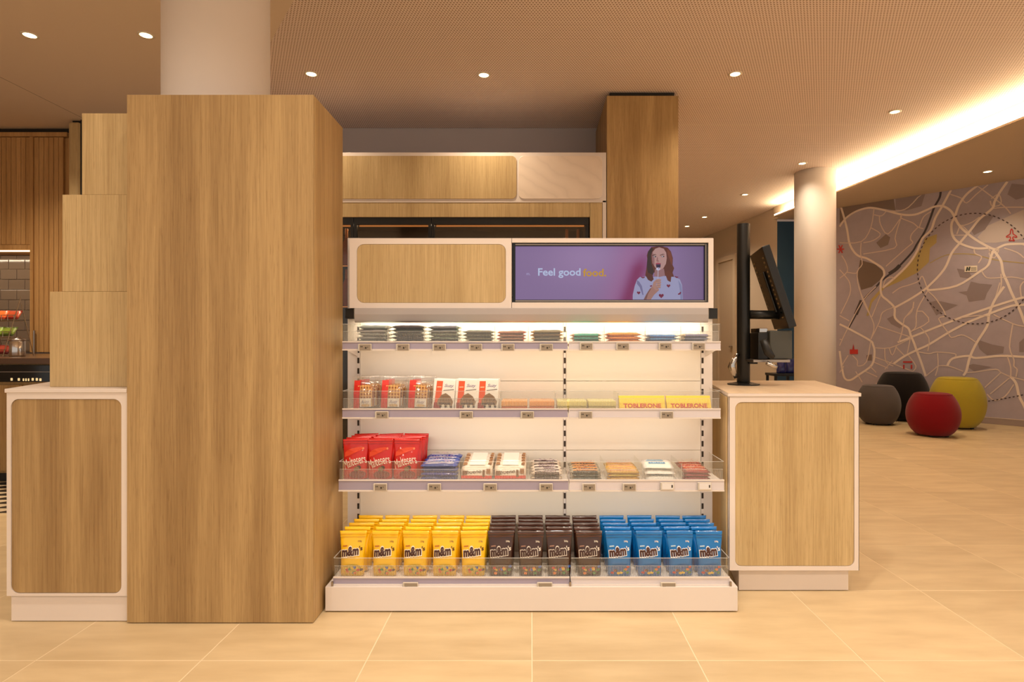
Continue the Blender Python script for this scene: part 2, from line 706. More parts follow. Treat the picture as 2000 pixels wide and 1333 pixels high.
a0, a1 = wl(-4.2), wl(3.08)
wall_r = mk('wall_right', MB().prism([a0, (a0[0] + .1, a0[1] + .09), (a1[0] + .1, a1[1] + .09), a1], 0, ZS), MURALPAPER, kind='structure')
e = 0.012
bb = [(a0[0] - WN.x * e, a0[1] - WN.y * e), a0, a1, (a1[0] - WN.x * e, a1[1] - WN.y * e)]
base_r = mk('baseboard_right', MB().prism(bb, 0.002, 0.085), mat('taupe_baseboard', (160, 142, 134), 0.5), kind='structure')
mk('top_bead', MB().prism([(q[0] - WN.x * .003, q[1] - WN.y * .003) for q in bb], 0.085, 0.094), mat('pale_bead', (214, 196, 178), 0.5), base_r)
mk('wall_blue', MB().box(4.50, 6.2, 10.80, 10.9, 0, ZS), WALLBLUE, kind='structure')
wb = MB().prism([(4.424, 10.6), (4.49, 10.78), (4.0, 15.2), (3.845, 15.2)], 0, ZC - .003)
wall_side = mk('wall_side', wb, WALLPAINT, kind='structure')
mk('wall_far', MB().box(1.2, 4.1, 15.2, 15.3, 0, ZC - .003), WALLPAINT, kind='structure')
mk('wall_back', MB().box(-4.85, 1.41, 6.66, 6.78, 0, ZC - .003), WALLGREY, kind='structure')
mk('wall_passage', MB().box(1.30, 1.40, 6.79, 15.19, 0, ZC - .003), WALLPAINT, kind='structure')
mk('wall_left', MB().box(-8.9, -4.86, 7.12, 7.22, 0, ZC - .003), WALLGREY, kind='structure')
mk('wall_left_side', MB().box(-8.95, -8.85, -1, 7.1, 0, ZC - .003), WALLPAINT, kind='structure')

# door in the side wall
def sw(s, off):
    return (4.424 - 0.1259 * s - off * 0.992, 10.6 + s - off * 0.125)


dr = mk('door_1', MB().prism([sw(1.62, .004), sw(1.62, .02), sw(2.30, .02), sw(2.30, .004)][::-1], 0.004, 2.86), mat('door_paint', (196, 176, 154), 0.55), kind='structure')
for s0, s1 in ((1.52, 1.62), (2.30, 2.40)):
    mk('door_frame', MB().prism([sw(s0, .003), sw(s0, .05), sw(s1, .05), sw(s1, .003)][::-1], 0.004, 2.96), mat('door_frame_paint', (206, 188, 166), 0.5), dr)
mk('door_head', MB().prism([sw(1.62, .003), sw(1.62, .05), sw(2.30, .05), sw(2.30, .003)][::-1], 2.86, 2.96), bpy.data.materials['door_frame_paint'], dr)
mk('door_handle', MB().box(sw(1.72, .06)[0], sw(1.72, .02)[0], sw(1.72, .05)[1] - .06, sw(1.72, .05)[1] + .06, 1.02, 1.05), CHROME, dr)

# columns and clad pillars
mk('column', MB().lathe([(0.25, 0), (0.25, ZC - .002)], -1.626, 3.05, 64), COLUMN, smooth=False, kind='structure',
   label='thick round white column rising behind the big oak clad pillar')
for p in bpy.data.meshes['column'].polygons:
    p.use_smooth = len(p.vertices) == 4
c2 = mk('column', MB().lathe([(0.272, 0), (0.272, ZC - .002)], X(1591.5, 8.424), 8.424, 64), COLUMN, kind='structure',
        label='round white column beside the lit ceiling cove')
for p in c2.data.polygons:
    p.use_smooth = len(p.vertices) == 4

big = thing('clad_pillar', None, None, (-1.276, 2.5, 0))
big['kind'] = 'structure'
big['label'] = 'large oak clad pillar at the left end of the snack stand'
mk('front_panel', MB().box(-1.658, -0.894, 2.413, 2.433, 0.004, 2.169), OAK, big, bevel=.001)
mk('side_panel', MB().box(-0.914, -0.894, 2.4335, 2.79, 0.004, 2.169), OAK_DARK, big, bevel=.001)
mk('side_panel', MB().box(-1.658, -1.638, 2.4335, 2.79, 0.004, 2.169), OAK, big, bevel=.001)
mk('back_panel', MB().box(-1.637, -0.915, 2.77, 2.79, 0.004, 2.169), OAK, big)
mk('top_panel', MB().box(-1.637, -0.915, 2.434, 2.769, 2.149, 2.168), OAK, big)

pil = thing('clad_pillar', None, None, (1.07, 6.0, 0))
pil['kind'] = 'structure'
pil['label'] = 'oak clad pillar right of the tall drinks cabinet'
DP = 5.68
mk('front_panel', MB().box(.728, 1.4175, DP, DP + .02, .004, ZC - .045), OAK_DARK, pil, bevel=.001)
mk('side_panel', MB().box(.728, .748, DP + .0205, 6.655, .004, ZC - .045), OAK_DARK, pil)
mk('side_panel', MB().box(1.3975, 1.4175, DP + .0205, 6.655, .004, ZC - .045), OAK_DARK, pil)
mk('shadow_gap', MB().box(.76, 1.385, DP + .03, 6.64, ZC - .05, ZC - .004), BLACK, pil)

# ------------------------------------------------------------------ wall mural: a printed city map
def smooth_line(pts, k=4):
    if len(pts) < 3:
        return pts
    out = []
    for i in range(len(pts) - 1):
        p0, p1, p2, p3 = pts[max(i - 1, 0)], pts[i], pts[i + 1], pts[min(i + 2, len(pts) - 1)]
        for s in range(k):
            t = s / k
            out.append(tuple(0.5 * ((2 * b) + (c - a) * t + (2 * a - 5 * b + 4 * c - d) * t * t + (-a + 3 * b - 3 * c + d) * t ** 3)
                             for a, b, c, d in zip(p0, p1, p2, p3)))
    out.append(pts[-1])
    return out


def to_wall(p, eps):
    return Vector(wall_point(p[0], p[1], eps))


def ribbon(mb, pts, width, eps, col):
    w3 = [to_wall(p, eps) for p in pts]
    along = Vector((0.670, -0.742, 0))
    q = [(v.dot(along), v.z) for v in w3]
    base = w3[0] - along * q[0][0] - Vector((0, 0, q[0][1]))
    L, R = [], []
    for i in range(len(q)):
        a, b = q[max(i - 1, 0)], q[min(i + 1, len(q) - 1)]
        t = (b[0] - a[0], b[1] - a[1])
        n = math.hypot(*t) or 1
        nx, ny = -t[1] / n * width / 2, t[0] / n * width / 2
        zc = lambda z: min(max(z, 0.1), ZS - 0.004)
        L.append(base + along * (q[i][0] + nx) + Vector((0, 0, zc(q[i][1] + ny))))
        R.append(base + along * (q[i][0] - nx) + Vector((0, 0, zc(q[i][1] - ny))))
    m = len(q)
    mb.add(L + R, [(m + i, m + i + 1, i + 1, i) for i in range(m - 1)], col)


def A(*p):
    return [(1640 + x / 4.761, 340 + y / 4.761) for x, y in p]


def B(*p):
    return [(1640 + x / 4.761, 560 + y / 4.761) for x, y in p]


areas = MB()
DK, DK2, LT, YL = (146, 132, 134), (128, 110, 104), (200, 186, 180), (186, 164, 104)
for k, (c, pts) in enumerate([
    (DK2, A((0, 300), (60, 290), (500, 215), (520, 340), (300, 310), (120, 360), (0, 460))),
    (DK, A((520, 215), (800, 170), (760, 300), (620, 340), (520, 330))),
    (LT, A((1280, 590), (1380, 480), (1714, 330), (1714, 600), (1450, 640), (1330, 640))),
    (DK, A((1350, 520), (1440, 380), (1330, 400), (1220, 520), (1250, 570))),
    ((118, 100, 88), A((190, 800), (330, 840), (400, 900), (410, 960), (300, 1050), (200, 1080), (165, 950))),
    ((134, 118, 112), A((340, 640), (430, 560), (470, 590), (450, 660), (380, 690))),
    (DK, A((1100, 1100), (1185, 1090), (1220, 1000), (1300, 1020), (1420, 1030), (1370, 1110), (1350, 1170), (1200, 1190), (1180, 1130))),
    (DK, A((830, 1190), (940, 1185), (1100, 1220), (1000, 1270), (900, 1290))),
    (DK, A((1560, 190), (1600, 90), (1714, 100), (1714, 220), (1640, 240))),
    (DK, A((1090, 880), (1200, 900), (1240, 980), (1120, 960))),
    (DK, B((1270, 490), (1420, 540), (1530, 560), (1520, 620), (1370, 640), (1300, 580))),
    (DK, B((1670, 520), (1714, 480), (1714, 610), (1670, 610))),
    (DK, B((440, 300), (500, 270), (590, 360), (560, 390), (480, 350))),
    (DK, B((830, 150), (900, 130), (960, 230), (900, 270))),
    (DK, B((1180, 740), (1240, 720), (1420, 750), (1250, 790))),
    (DK2, B((250, 640), (300, 630), (300, 690), (250, 690))),
    (YL, A((790, 600), (905, 560), (900, 640), (840, 690), (830, 820), (720, 920), (560, 1000), (420, 1060), (300, 1200), (270, 1320), (250, 1320), (290, 1170), (400, 1050), (530, 950), (650, 840), (730, 720), (770, 690))),
    (LT, B((330, 900), (480, 870), (560, 950), (400, 1000))),
]):
    areas.poly([to_wall(p, 0.0012 + 0.00006 * k) for p in pts], c)
mk('map_areas', areas, PRINT, wall_r)

roads = MB()
CR, CR2 = (236, 220, 206), (220, 202, 190)
thick = [
    A((10, 300), (40, 400), (70, 520), (90, 640), (130, 720), (180, 765), (250, 785), (330, 830), (400, 880), (415, 940), (385, 1000), (388, 1120), (450, 1180), (510, 1245)) + B((515, 290), (580, 350), (640, 390), (660, 450), (690, 520), (715, 590), (750, 680), (790, 800), (800, 835)),
    A((0, 490), (60, 410), (150, 350), (250, 318), (320, 318), (430, 340), (580, 378), (700, 378), (800, 340), (880, 305), (960, 300), (1030, 340), (1070, 400), (1100, 460), (1150, 520), (1250, 600), (1350, 660), (1440, 700), (1490, 680), (1560, 655), (1714, 650)),
    A((1035, 150), (960, 290), (890, 410), (850, 520), (770, 600), (720, 720), (640, 840), (520, 960), (400, 1060)),
    A((1560, 70), (1490, 170), (1440, 260), (1420, 320), (1300, 420), (1220, 520), (1110, 650), (1040, 740), (970, 890), (820, 1050), (680, 1150), (510, 1245)),
    A((1440, 700), (1410, 760), (1380, 850), (1300, 910), (1090, 1040), (840, 1080), (820, 1050)),
    A((1440, 720), (1500, 810), (1520, 920), (1560, 1010), (1600, 1110), (1640, 1190)) + B((1680, 230), (1714, 320)),
    B((500, 720), (600, 650), (720, 590), (830, 540), (1010, 430), (1200, 330), (1400, 250), (1600, 180), (1714, 170)),
    B((1530, 0), (1440, 130), (1390, 260), (1370, 370), (1270, 530), (1210, 660), (1180, 780), (1150, 830)),
    B((1000, 740), (1050, 670), (1200, 645), (1270, 665), (1500, 645), (1714, 655)),
    A((1280, 110), (1180, 190), (1110, 290), (1070, 400), (1040, 470), (1050, 570), (1110, 640), (1250, 690), (1380, 690)),
    B((540, 520), (680, 465), (920, 370), (1150, 280), (1400, 195), (1620, 125), (1714, 100)),
    B((0, 350), (100, 400), (280, 500), (310, 540), (325, 610), (300, 730), (180, 820), (100, 870), (45, 850), (20, 740), (0, 600)),
    B((1590, 840), (1640, 900), (1670, 1020), (1720, 1120), (1760, 1240)),
    A((1700, 651), (1900, 690), (2150, 640), (2500, 700), (2900, 650)),
    B((1700, 655), (1950, 640), (2200, 720), (2600, 690), (2950, 760)),
    B((1700, 172), (1900, 120), (2200, 160), (2600, 60)),
    B((1714, 320), (1800, 520), (1900, 640), (1960, 900), (2100, 1100)),
    A((1900, 690), (2000, 500), (2200, 300), (2300, 60)),
]
thin = [
    A((1380, 100), (1270, 190), (1180, 270), (1130, 225), (1030, 190)),
    A((1280, 110), (1400, 200), (1480, 260), (1550, 320), (1590, 370)),
    A((1714, 310), (1550, 310), (1430, 320)),
    A((1410, 230), (1480, 190), (1500, 280), (1420, 300), (1400, 250)),
    A((1070, 430), (1130, 480), (1230, 450), (1300, 400)), A((1090, 560), (1130, 480), (1200, 560), (1060, 570)),
    A((1380, 680), (1420, 740), (1480, 700), (1440, 780), (1390, 740), (1470, 690)),
    A((580, 378), (570, 410), (680, 455), (730, 495), (780, 510)),
    A((580, 380), (540, 500), (515, 600), (510, 690), (220, 745)),
    A((0, 640), (200, 630), (290, 500), (320, 320)), A((290, 500), (380, 560), (310, 620), (220, 640)),
    A((200, 640), (195, 740), (210, 840), (165, 910), (180, 1060), (250, 1230), (290, 1330)),
    A((0, 890), (60, 960), (95, 1020), (95, 1120), (10, 1300)),
    A((0, 970), (70, 910), (60, 830), (20, 760)), A((70, 915), (150, 925), (165, 900)),
    A((820, 1080), (780, 970), (760, 955), (730, 1000), (640, 1035), (560, 1060), (490, 1110)),
    A((730, 495), (670, 560), (660, 610), (680, 640), (620, 690), (430, 860)),
    A((740, 500), (780, 400), (850, 350)), A((370, 390), (380, 470), (450, 560), (560, 420)),
    A((430, 340), (540, 345), (640, 310), (760, 180)), A((320, 380), (390, 390), (430, 350)),
    A((400, 1060), (430, 980), (490, 960), (500, 990)),
    A((1250, 690), (1260, 740), (1320, 770), (1290, 830)), A((1320, 900), (1350, 950), (1400, 970), (1600, 960), (1714, 980)),
    A((1530, 690), (1650, 730), (1714, 780)), A((1490, 1010), (1440, 1180), (1390, 1290)), A((1500, 930), (1500, 1050), (1440, 1180)),
    A((1714, 1000), (1680, 1050), (1690, 1150)), A((380, 1130), (300, 1330)), A((690, 1190), (670, 1280), (610, 1330)),
    B((510, 190), (400, 240), (370, 330), (290, 490)), B((0, 550), (60, 420), (210, 140), (340, 0)),
    B((290, 490), (320, 390), (300, 300), (220, 140), (180, 0)), B((820, 40), (720, 220), (710, 370), (660, 420)),
    B((720, 605), (830, 625), (900, 610), (1070, 625), (1075, 655)), B((910, 620), (915, 740), (890, 830)),
    B((800, 835), (880, 770), (920, 740), (1010, 740), (1150, 790)),
    B((1180, 800), (1260, 795), (1450, 770), (1500, 800), (1590, 840)), B((1590, 850), (1590, 750), (1560, 650)),
    B((1500, 800), (1350, 940)), B((1580, 850), (1400, 1000)), B((1370, 1000), (1440, 1060), (1540, 1020), (1620, 910)),
    B((1010, 430), (1040, 475), (1130, 450), (1200, 475), (1270, 520)),
    B((1010, 430), (920, 300), (985, 265), (900, 120), (820, 40)),
    B((310, 650), (500, 720), (680, 790)), B((310, 700), (450, 760)), B((360, 370), (660, 470)),
    B((325, 570), (470, 570), (650, 490)), B((660, 470), (630, 620)), B((770, 230), (830, 325), (660, 420)), B((720, 230), (770, 230)),
    B((1610, 350), (1580, 560), (1620, 680), (1620, 740), (1650, 770), (1640, 840)), B((1430, 260), (1620, 350), (1714, 370)),
    B((240, 790), (350, 840)), B((280, 740), (340, 800)), B((150, 790), (210, 890)), B((80, 640), (30, 720), (20, 760)),
    B((120, 640), (165, 690), (170, 740), (250, 700), (290, 500)), B((420, 570), (430, 700), (500, 740)), B((460, 570), (490, 640), (530, 550)),
    B((490, 690), (420, 770)), B((520, 560), (600, 640)), B((640, 640), (710, 740), (680, 790)), B((750, 380), (830, 480), (820, 600)),
    B((600, 300), (580, 420), (550, 520)), B((690, 190), (600, 300)), B((1590, 840), (1714, 870)), B((0, 270), (90, 320)), B((0, 490), (20, 495)),
    B((1130, 290), (1300, 270), (1400, 280)), B((0, 800), (40, 740)),
]
k = 0
for pts in thick:
    ribbon(roads, smooth_line(pts), 0.030, 0.0028 + 0.00004 * k, CR)
    k += 1
for pts in thin:
    ribbon(roads, smooth_line(pts, 3), 0.015, 0.0026 + 0.00001 * k, CR2)
    k += 1
ribbon(roads, smooth_line(A((940, 150), (930, 220), (880, 310), (840, 420), (790, 540), (720, 650), (680, 720), (600, 810), (520, 890), (400, 985), (330, 1060), (230, 1160), (150, 1310)) + B((80, 390),)), 0.028, 0.0022, (66, 60, 68))
ribbon(roads, smooth_line(B((205, 130), (180, 190), (150, 260))), 0.06, 0.0023, (76, 62, 60))
ribbon(roads, smooth_line(A((560, 850), (520, 890), (460, 930))), 0.055, 0.0023, (70, 64, 68))
ribbon(roads, smooth_line(A((840, 830), (950, 770), (1060, 745), (1250, 750), (1450, 800), (1714, 830))), 0.012, 0.0021, YL)
mk('map_roads', roads, PRINT, wall_r)
dash = MB()
el = [(1905 + 113 * math.cos(a), 525 + 108 * math.sin(a)) for a in [2 * math.pi * i / 150 for i in range(151)]]
for i in range(0, 150, 2):
    if el[i][0] < 2010:
        ribbon(dash, [el[i], el[i + 1]], 0.014, 0.0062, (74, 58, 62))
for i in range(0, 36, 2):
    f0 = lambda t: (1930 + t * 4, 784 - t * 0.55 - 0.01 * t * t)
    ribbon(dash, [f0(i), f0(i + 1)], 0.014, 0.0062, (74, 58, 62))
mk('map_dashes', dash, PRINT, wall_r)
ic = MB()
RD = (196, 52, 48)


def wpoly(pts, col, eps=0.0066):
    ic.poly([to_wall(p, eps) for p in pts], col)


def off(cx, cy, pts):
    return [(cx + a, cy + b) for a, b in pts]


plane = [(0, -13), (2.2, -9), (2.6, -3), (10, 2), (10, 4), (2.6, 2.6), (2, 7), (5, 9.5), (5, 11), (0, 10), (-5, 11), (-5, 9.5), (-2, 7), (-2.6, 2.6), (-10, 4), (-10, 2), (-2.6, -3), (-2.2, -9)]
pl = off(1976, 460, plane)
for a, b in zip(pl, pl[1:] + pl[:1]):
    ribbon(ic, [a, b], 0.012, 0.0066, RD)
wpoly(off(1668, 686, [(-8, 6), (-8, -3), (-3, -3), (-1, -14), (1, -3), (8, -3), (8, 6)][::-1]), RD)
wpoly(off(1773, 710, [(-9, -4), (9, -4), (9, -1), (-9, -1)][::-1]), RD)
wpoly(off(1773, 713, [(-9, 0), (-6, 0), (-6, 8), (-9, 8)][::-1]), RD, 0.0067)
wpoly(off(1773, 713, [(6, 0), (9, 0), (9, 8), (6, 8)][::-1]), RD, 0.0067)
for q in range(6):
    an = math.pi * q / 3
    ribbon(ic, [(1642, 487), (1642 + 7 * math.cos(an), 487 + 9 * math.sin(an))], 0.02, 0.0066 + .0001 * q, RD)
mk('map_icons', ic, PRINT, wall_r)
sg = MB()
sg.poly([to_wall(p, 0.007) for p in [(1884, 532), (1909, 531), (1909, 519), (1884, 520)]], (240, 226, 206))
for a, b, w in (((1888, 530), (1890, 522), .018), ((1892.5, 529.5), (1894.5, 521.5), .018), ((1888.5, 526.2), (1894, 525.4), .012)):
    ribbon(sg, [a, b], w, 0.0085, (52, 60, 52))
for yy in (523.5, 526, 528.5):
    ribbon(sg, [(1896.5, yy), (1907, yy - .5)], .008, 0.0085, (120, 120, 104))
mk('map_sign', sg, PRINT, wall_r)

# ------------------------------------------------------------------ downlights
DL = None
ring = MB()
n = 28
r0, r1 = 0.06, 0.044
vv, ff = [], []
for k in range(n):
    a = 2 * math.pi * k / n
    ca, sa = math.cos(a), math.sin(a)
    vv += [(r0 * ca, r0 * sa, 0), (r0 * ca, r0 * sa, -.004), (r1 * ca, r1 * sa, -.006), (r1 * ca, r1 * sa, 0)]
for k in range(n):
    i, j = 4 * k, 4 * ((k + 1) % n)
    for q in range(4):
        ff.append((i + q, i + (q + 1) % 4, j + (q + 1) % 4, j + q))
ring.add(vv, ff)
lens = MB().lathe([(0.043, -.004), (0.043, -.0005)], 0, 0, 24)
dl = thing('ceiling_downlight', 'x', 'downlight', (0, 0, 0), 'recessed ceiling downlights')
mk('trim_ring', ring, mat('ring_white', (235, 222, 205), 0.4), dl, smooth=True)
mk('lens', lens, LENS, dl)
dsnap = snapshot(dl)
first = True
for px, py, zc, w, lab in (
        (58, 68, ZC, 140, 'recessed downlight in the smooth ceiling, far left of the white column'),
        (285, 68, ZC, 95, 'recessed downlight in the smooth ceiling just beside the thick white column'),
        (608, 144, ZC, 48, 'recessed downlight in the perforated ceiling, nearest the big oak pillar'),
        (945, 146, ZC, 75, 'recessed downlight in the perforated ceiling above the drinks cabinet'),
        (1436, 144, ZC, 95, 'recessed downlight in the perforated ceiling right of the far oak pillar'),
        (1748, 218, ZC, 150, 'recessed downlight close to the lit cove, nearest of the receding row'),
        (1567, 319, ZC, 26, 'recessed downlight just above the far white column'),
        (1455, 380, ZC, 95, 'recessed downlight third along the receding row'),
        (1376, 424, ZC, 85, 'recessed downlight fourth along the receding row'),
        (1342, 442, ZC, 70, 'recessed downlight at the far end of the receding row'),
        (1929, 335, ZS, 85, 'recessed downlight in the lower ceiling in front of the map mural')):
    d = (zc - H) * F / (CY - py)
    loc = (X(px, d), d, zc - 0.0005)
    if first:
        dl.location = loc
        dl['label'] = lab
        first = False
    else:
        copy_tree(dsnap, loc, label=lab)
    spot(loc[0], loc[1], zc - 0.02, w, 130, WARM, 0.05)

# ------------------------------------------------------------------ counters
def panel_door(name, x0, x1, z0, z1, y, r, material, parent, t=0.006):
    return mk(name, MB().slab(rrect(x0, x1, z0, z1, r), y - t + .004, y + 0.004), material, parent, bevel=.0012)


def face_with_hole(mb, x0, x1, z0, z1, y0, y1, hx0, hx1, hz0, hz1, r):
    """A flat front with a rounded recess outline: four strips around the hole plus rounded corner fills."""
    hole = rrect(hx0, hx1, hz0, hz1, r)
    n4 = len(hole) // 4
    outer = []
    for (hx, hz), q in zip(hole, range(len(hole))):
        k = q // n4
        outer.append([(x1, z1), (x0, z1), (x0, z0), (x1, z0)][k])
    n = len(hole)
    v = [(a, y0, b) for a, b in hole] + [(a, y0, b) for a, b in outer] + [(a, y1, b) for a, b in hole]
    f = []
    for i in range(n):
        j = (i + 1) % n
        if outer[i] == outer[j]:
            f.append((i, n + i, j)[::-1])
        else:
            f.append((i, n + i, n + j, j)[::-1])
        f.append((i, j, 2 * n + j, 2 * n + i)[::-1])
    mb.add(v, f)


# right-hand checkout counter
DR = 2.69
zr, xr0, xr1 = 0.921, 0.905, 1.502
br = 0.84
rc = thing('checkout_counter', 'white counter with oak end panel at the right end of the snack stand', 'counter', (1.25, DR + .3, 0))
top_poly = [(xr0 - .008, DR - .004), (xr1 + .003, DR - .004), (xr1 + .003 + .2297 * br, DR + br), (xr0 - .008 + .169 * br, DR + br)]
mk('worktop', MB().prism(top_poly, zr - .016, zr - .0016), WHITE, rc, bevel=.002)
mk('worktop_veneer', MB().prism(top_poly, zr - .0015, zr), OAK_TOP, rc)
fx0, fx1 = X(1424, DR), X(1678, DR)
zb = Z(1115, DR)
body = MB().prism([(fx0, DR + .012), (fx1, DR + .012), (fx1 + .225 * br, DR + br - .02), (fx0 + .169 * br, DR + br - .02)], zb, zr - .0165)
mk('cabinet_body', body, WHITE, rc)
pp = dict(x0=X(1436, DR), x1=X(1669, DR), z0=Z(1107, DR), z1=Z(786, DR))
fr = MB()
face_with_hole(fr, fx0, fx1, zb, zr - .0165, DR, DR + .0115, pp['x0'], pp['x1'], pp['z0'], pp['z1'], .03)
fr.box(fx0, fx0 + .002, DR, DR + .0115, zb, zr - .0165)
fr.box(fx1 - .002, fx1, DR, DR + .0115, zb, zr - .0165)
mk('front_frame', fr, WHITE, rc)
mk('front_panel', MB().slab(rrect(pp['x0'] + .0015, pp['x1'] - .0015, pp['z0'] + .0015, pp['z1'] - .0015, .0285), DR + .003, DR + .0115), OAK_PALE, rc, bevel=.001)
sd = 0.169
mk('side_panel', MB().prism([(fx0 - .007, DR + .02), (fx0 - .0005, DR + .02), (fx0 - .0005 + sd * .8, DR + .82), (fx0 - .007 + sd * .8, DR + .82)], zb + .003, zr - .02), OAK_PALE, rc)
px0, px1 = X(1443, DR + .04), X(1657, DR + .04)
mk('plinth', MB().prism([(px0, DR + .04), (px1, DR + .04), (px1 + .225 * .75, DR + .78), (px0 + .169 * .75, DR + .78)], .003, zb - .0005), WHITE, rc, bevel=.001)

# left-hand counter
DLc = 2.42
zl = Z(760, DLc)
lc = thing('serving_counter', 'white counter with oak panel left of the big oak pillar', 'counter', (-1.9, DLc + .3, 0))
lx0, lx1 = X(13, DLc), -1.661
sl = -.3835
bl = 0.95
mk('worktop', MB().prism([(lx0 - .006, DLc - .004), (lx1, DLc - .004), (lx1, DLc + .36), (lx1 - .25, DLc + .38), (lx1 - .25, DLc + bl), (lx0 - .006 + sl * bl, DLc + bl)], zl - .016, zl), WHITE, lc, bevel=.002)
zlb = Z(1165, DLc)
mk('cabinet_body', MB().prism([(lx0, DLc + .012), (lx1, DLc + .012), (lx1, DLc + .36), (lx1 - .25, DLc + .38), (lx1 - .25, DLc + bl - .03), (lx0 + sl * bl, DLc + bl - .03)], zlb, zl - .0165), WHITE, lc)
q0, q1, q2, q3 = X(21, DLc), X(237, DLc), Z(1160, DLc), Z(780, DLc)
fr = MB()
face_with_hole(fr, lx0, lx1, zlb, zl - .0165, DLc, DLc + .0115, q0, q1, q2, q3, .032)
mk('front_frame', fr, WHITE, lc)
mk('front_panel', MB().slab(rrect(q0 + .0015, q1 - .0015, q2 + .0015, q3 - .0015, .0305), DLc + .003, DLc + .0115), OAK, lc, bevel=.001)
mk('plinth', MB().prism([(X(22, 2.43), 2.43), (lx1 - .001, 2.43), (lx1 - .001, DLc + .3), (lx1 - .25, DLc + .33), (lx1 - .25, DLc + .8), (X(22, 2.43) + sl * .8, DLc + .8)], .003, zlb - .0005), WHITE, lc, bevel=.001)

# stacked oak boxes on the left counter
DBX = 2.515
for i, (px, t, b, m_, lab) in enumerate((
        (97, 570, 757, OAK_PALE, 'widest oak box, bottom of the stepped stack on the left counter'),
        (120, 380, 570, OAK_PALE, 'middle oak box of the stepped stack on the left counter'),
        (157, 220, 380, OAK_PALE, 'narrowest oak box, top of the stepped stack, partly in shadow'))):
    z0 = zl + .0008 if i == 0 else Z(b, DBX) + .0008
    mk('oak_box', MB().box(X(px, DBX), -1.661, DBX + .004 * i, DBX + .25, z0, Z(t, DBX)), m_, bevel=.0015, label=lab, cat='box', group='stepped oak boxes')

# ------------------------------------------------------------------ coffee bar at the far left
DCB = 6.66
cb = thing('bar_wall_unit', 'tall slatted oak wall unit with a tiled niche at the far left', 'cabinet', (-5.6, 6.8, 0))
slat_m = wood('oak_slat', (190, 146, 92), (212, 168, 112), (140, 100, 58))
z268, z478, z490 = Z(268, DCB), Z(478, DCB), Z(490, DCB)
xs60, xs66, xs132 = X(60, DCB), X(66, DCB), X(132, DCB)
mk('top_rail', MB().box(-8.7, xs132, DCB - .012, DCB + .05, z268 + .004, Z(259, DCB)), slat_m, cb)
mk('shadow_gap', MB().box(-8.7, xs132, DCB + .02, DCB + .06, Z(259, DCB) + .001, ZC - .004), BLACK, cb)
mk('stile', MB().box(xs60, xs66, DCB - .012, DCB + .4, 1.03, z268), slat_m, cb)
mk('niche_rail', MB().box(-8.7, xs60 - .001, DCB - .01, DCB + .4, z490 + .006, z478 - .004), slat_m, cb)
mk('carcass', MB().box(-8.7, xs60 - .001, DCB + .03, DCB + .42, z478, z268), slat_m, cb)
mk('carcass', MB().box(xs66 + .001, xs132, DCB + .03, DCB + .42, 1.03, z268), slat_m, cb)
sw_ = 0.0555
xx = xs60 - .004
while xx > -6.6:
    mk('slat', MB().box(xx - sw_ + .005, xx, DCB, DCB + .029, z478 + .001, z268 - .001), slat_m, cb, bevel=.002, segs=1)
    xx -= sw_
xx = xs66 + .004
while xx + sw_ < xs132 + .01:
    mk('slat', MB().box(xx, xx + sw_ - .005, DCB, DCB + .029, 1.03, z268 - .001), slat_m, cb, bevel=.002, segs=1)
    xx += sw_
mk('light_strip', MB().box(-8.6, xs60 - .01, DCB + .0, DCB + .03, z490 - .008, z490 + .0055), LED_SOFT, cb)
area((-8.6 + xs60) / 2 + .6, DCB + .06, z490 - .02, 1.8, .03, 5, (math.radians(15), 0, 0), WARM)
mk('door_handle', MB().tube([(xs66 + .03, DCB - .03, Z(646, DCB)), (xs66 + .03, DCB - .03, Z(693, DCB))], .011, 8), BEZEL, cb)
mk('niche_back', MB().box(-8.6, xs60, DCB + .385, DCB + .40, 1.03, z490), mat('tile_grout', (168, 150, 130), 0.7), cb)
metro = mat('glazed_taupe_tile', (128, 112, 98), 0.12, coat=0.4)
tw, th = 0.195, 0.122
row = 0
zz = 1.035
while zz < z490:
    xx = xs60 - .002 - (tw / 2 if row % 2 else 0)
    x1 = xs60 - .002
    while x1 > -6.7:
        x0 = xx - tw + .006 if x1 != xs60 - .002 or row % 2 == 0 else xx + .006
        if row % 2 and x1 == xs60 - .002:
            x0 = xx + .006
            mk('tile', MB().box(x0, x1, DCB + .374 + random.uniform(-.001, .001), DCB + .386, zz + .006, min(zz + th, z490)), metro, cb, bevel=.003)
            x1 = xx
            continue
        x0 = x1 - tw + .006
        mk('tile', MB().box(x0, x1, DCB + .374 + random.uniform(-.001, .001), DCB + .386, zz + .006, min(zz + th, z490)), metro, cb, bevel=.003)
        x1 -= tw
    zz += th
    row += 1
mk('end_post', MB().prism([(X(132, 6.4), 6.42), (X(134, 6.4), 6.4), (X(152, 6.4), 6.4), (X(154, 6.4), 6.42), (X(154, 6.4), 6.655), (X(132, 6.4), 6.655)], .004, Z(238, 6.4)), OAK_PALE, cb, bevel=.02)
mk('shadow_gap', MB().box(X(136, 6.4), X(152, 6.4), 6.44, 6.6, Z(238, 6.4) + .001, ZC - .003), BLACK, cb)
mk('shadow_gap', MB().box(X(154.5, 6.4), X(159, 6.4), 6.42, 6.6, 1.03, Z(232, 6.4)), BLACK, cb)

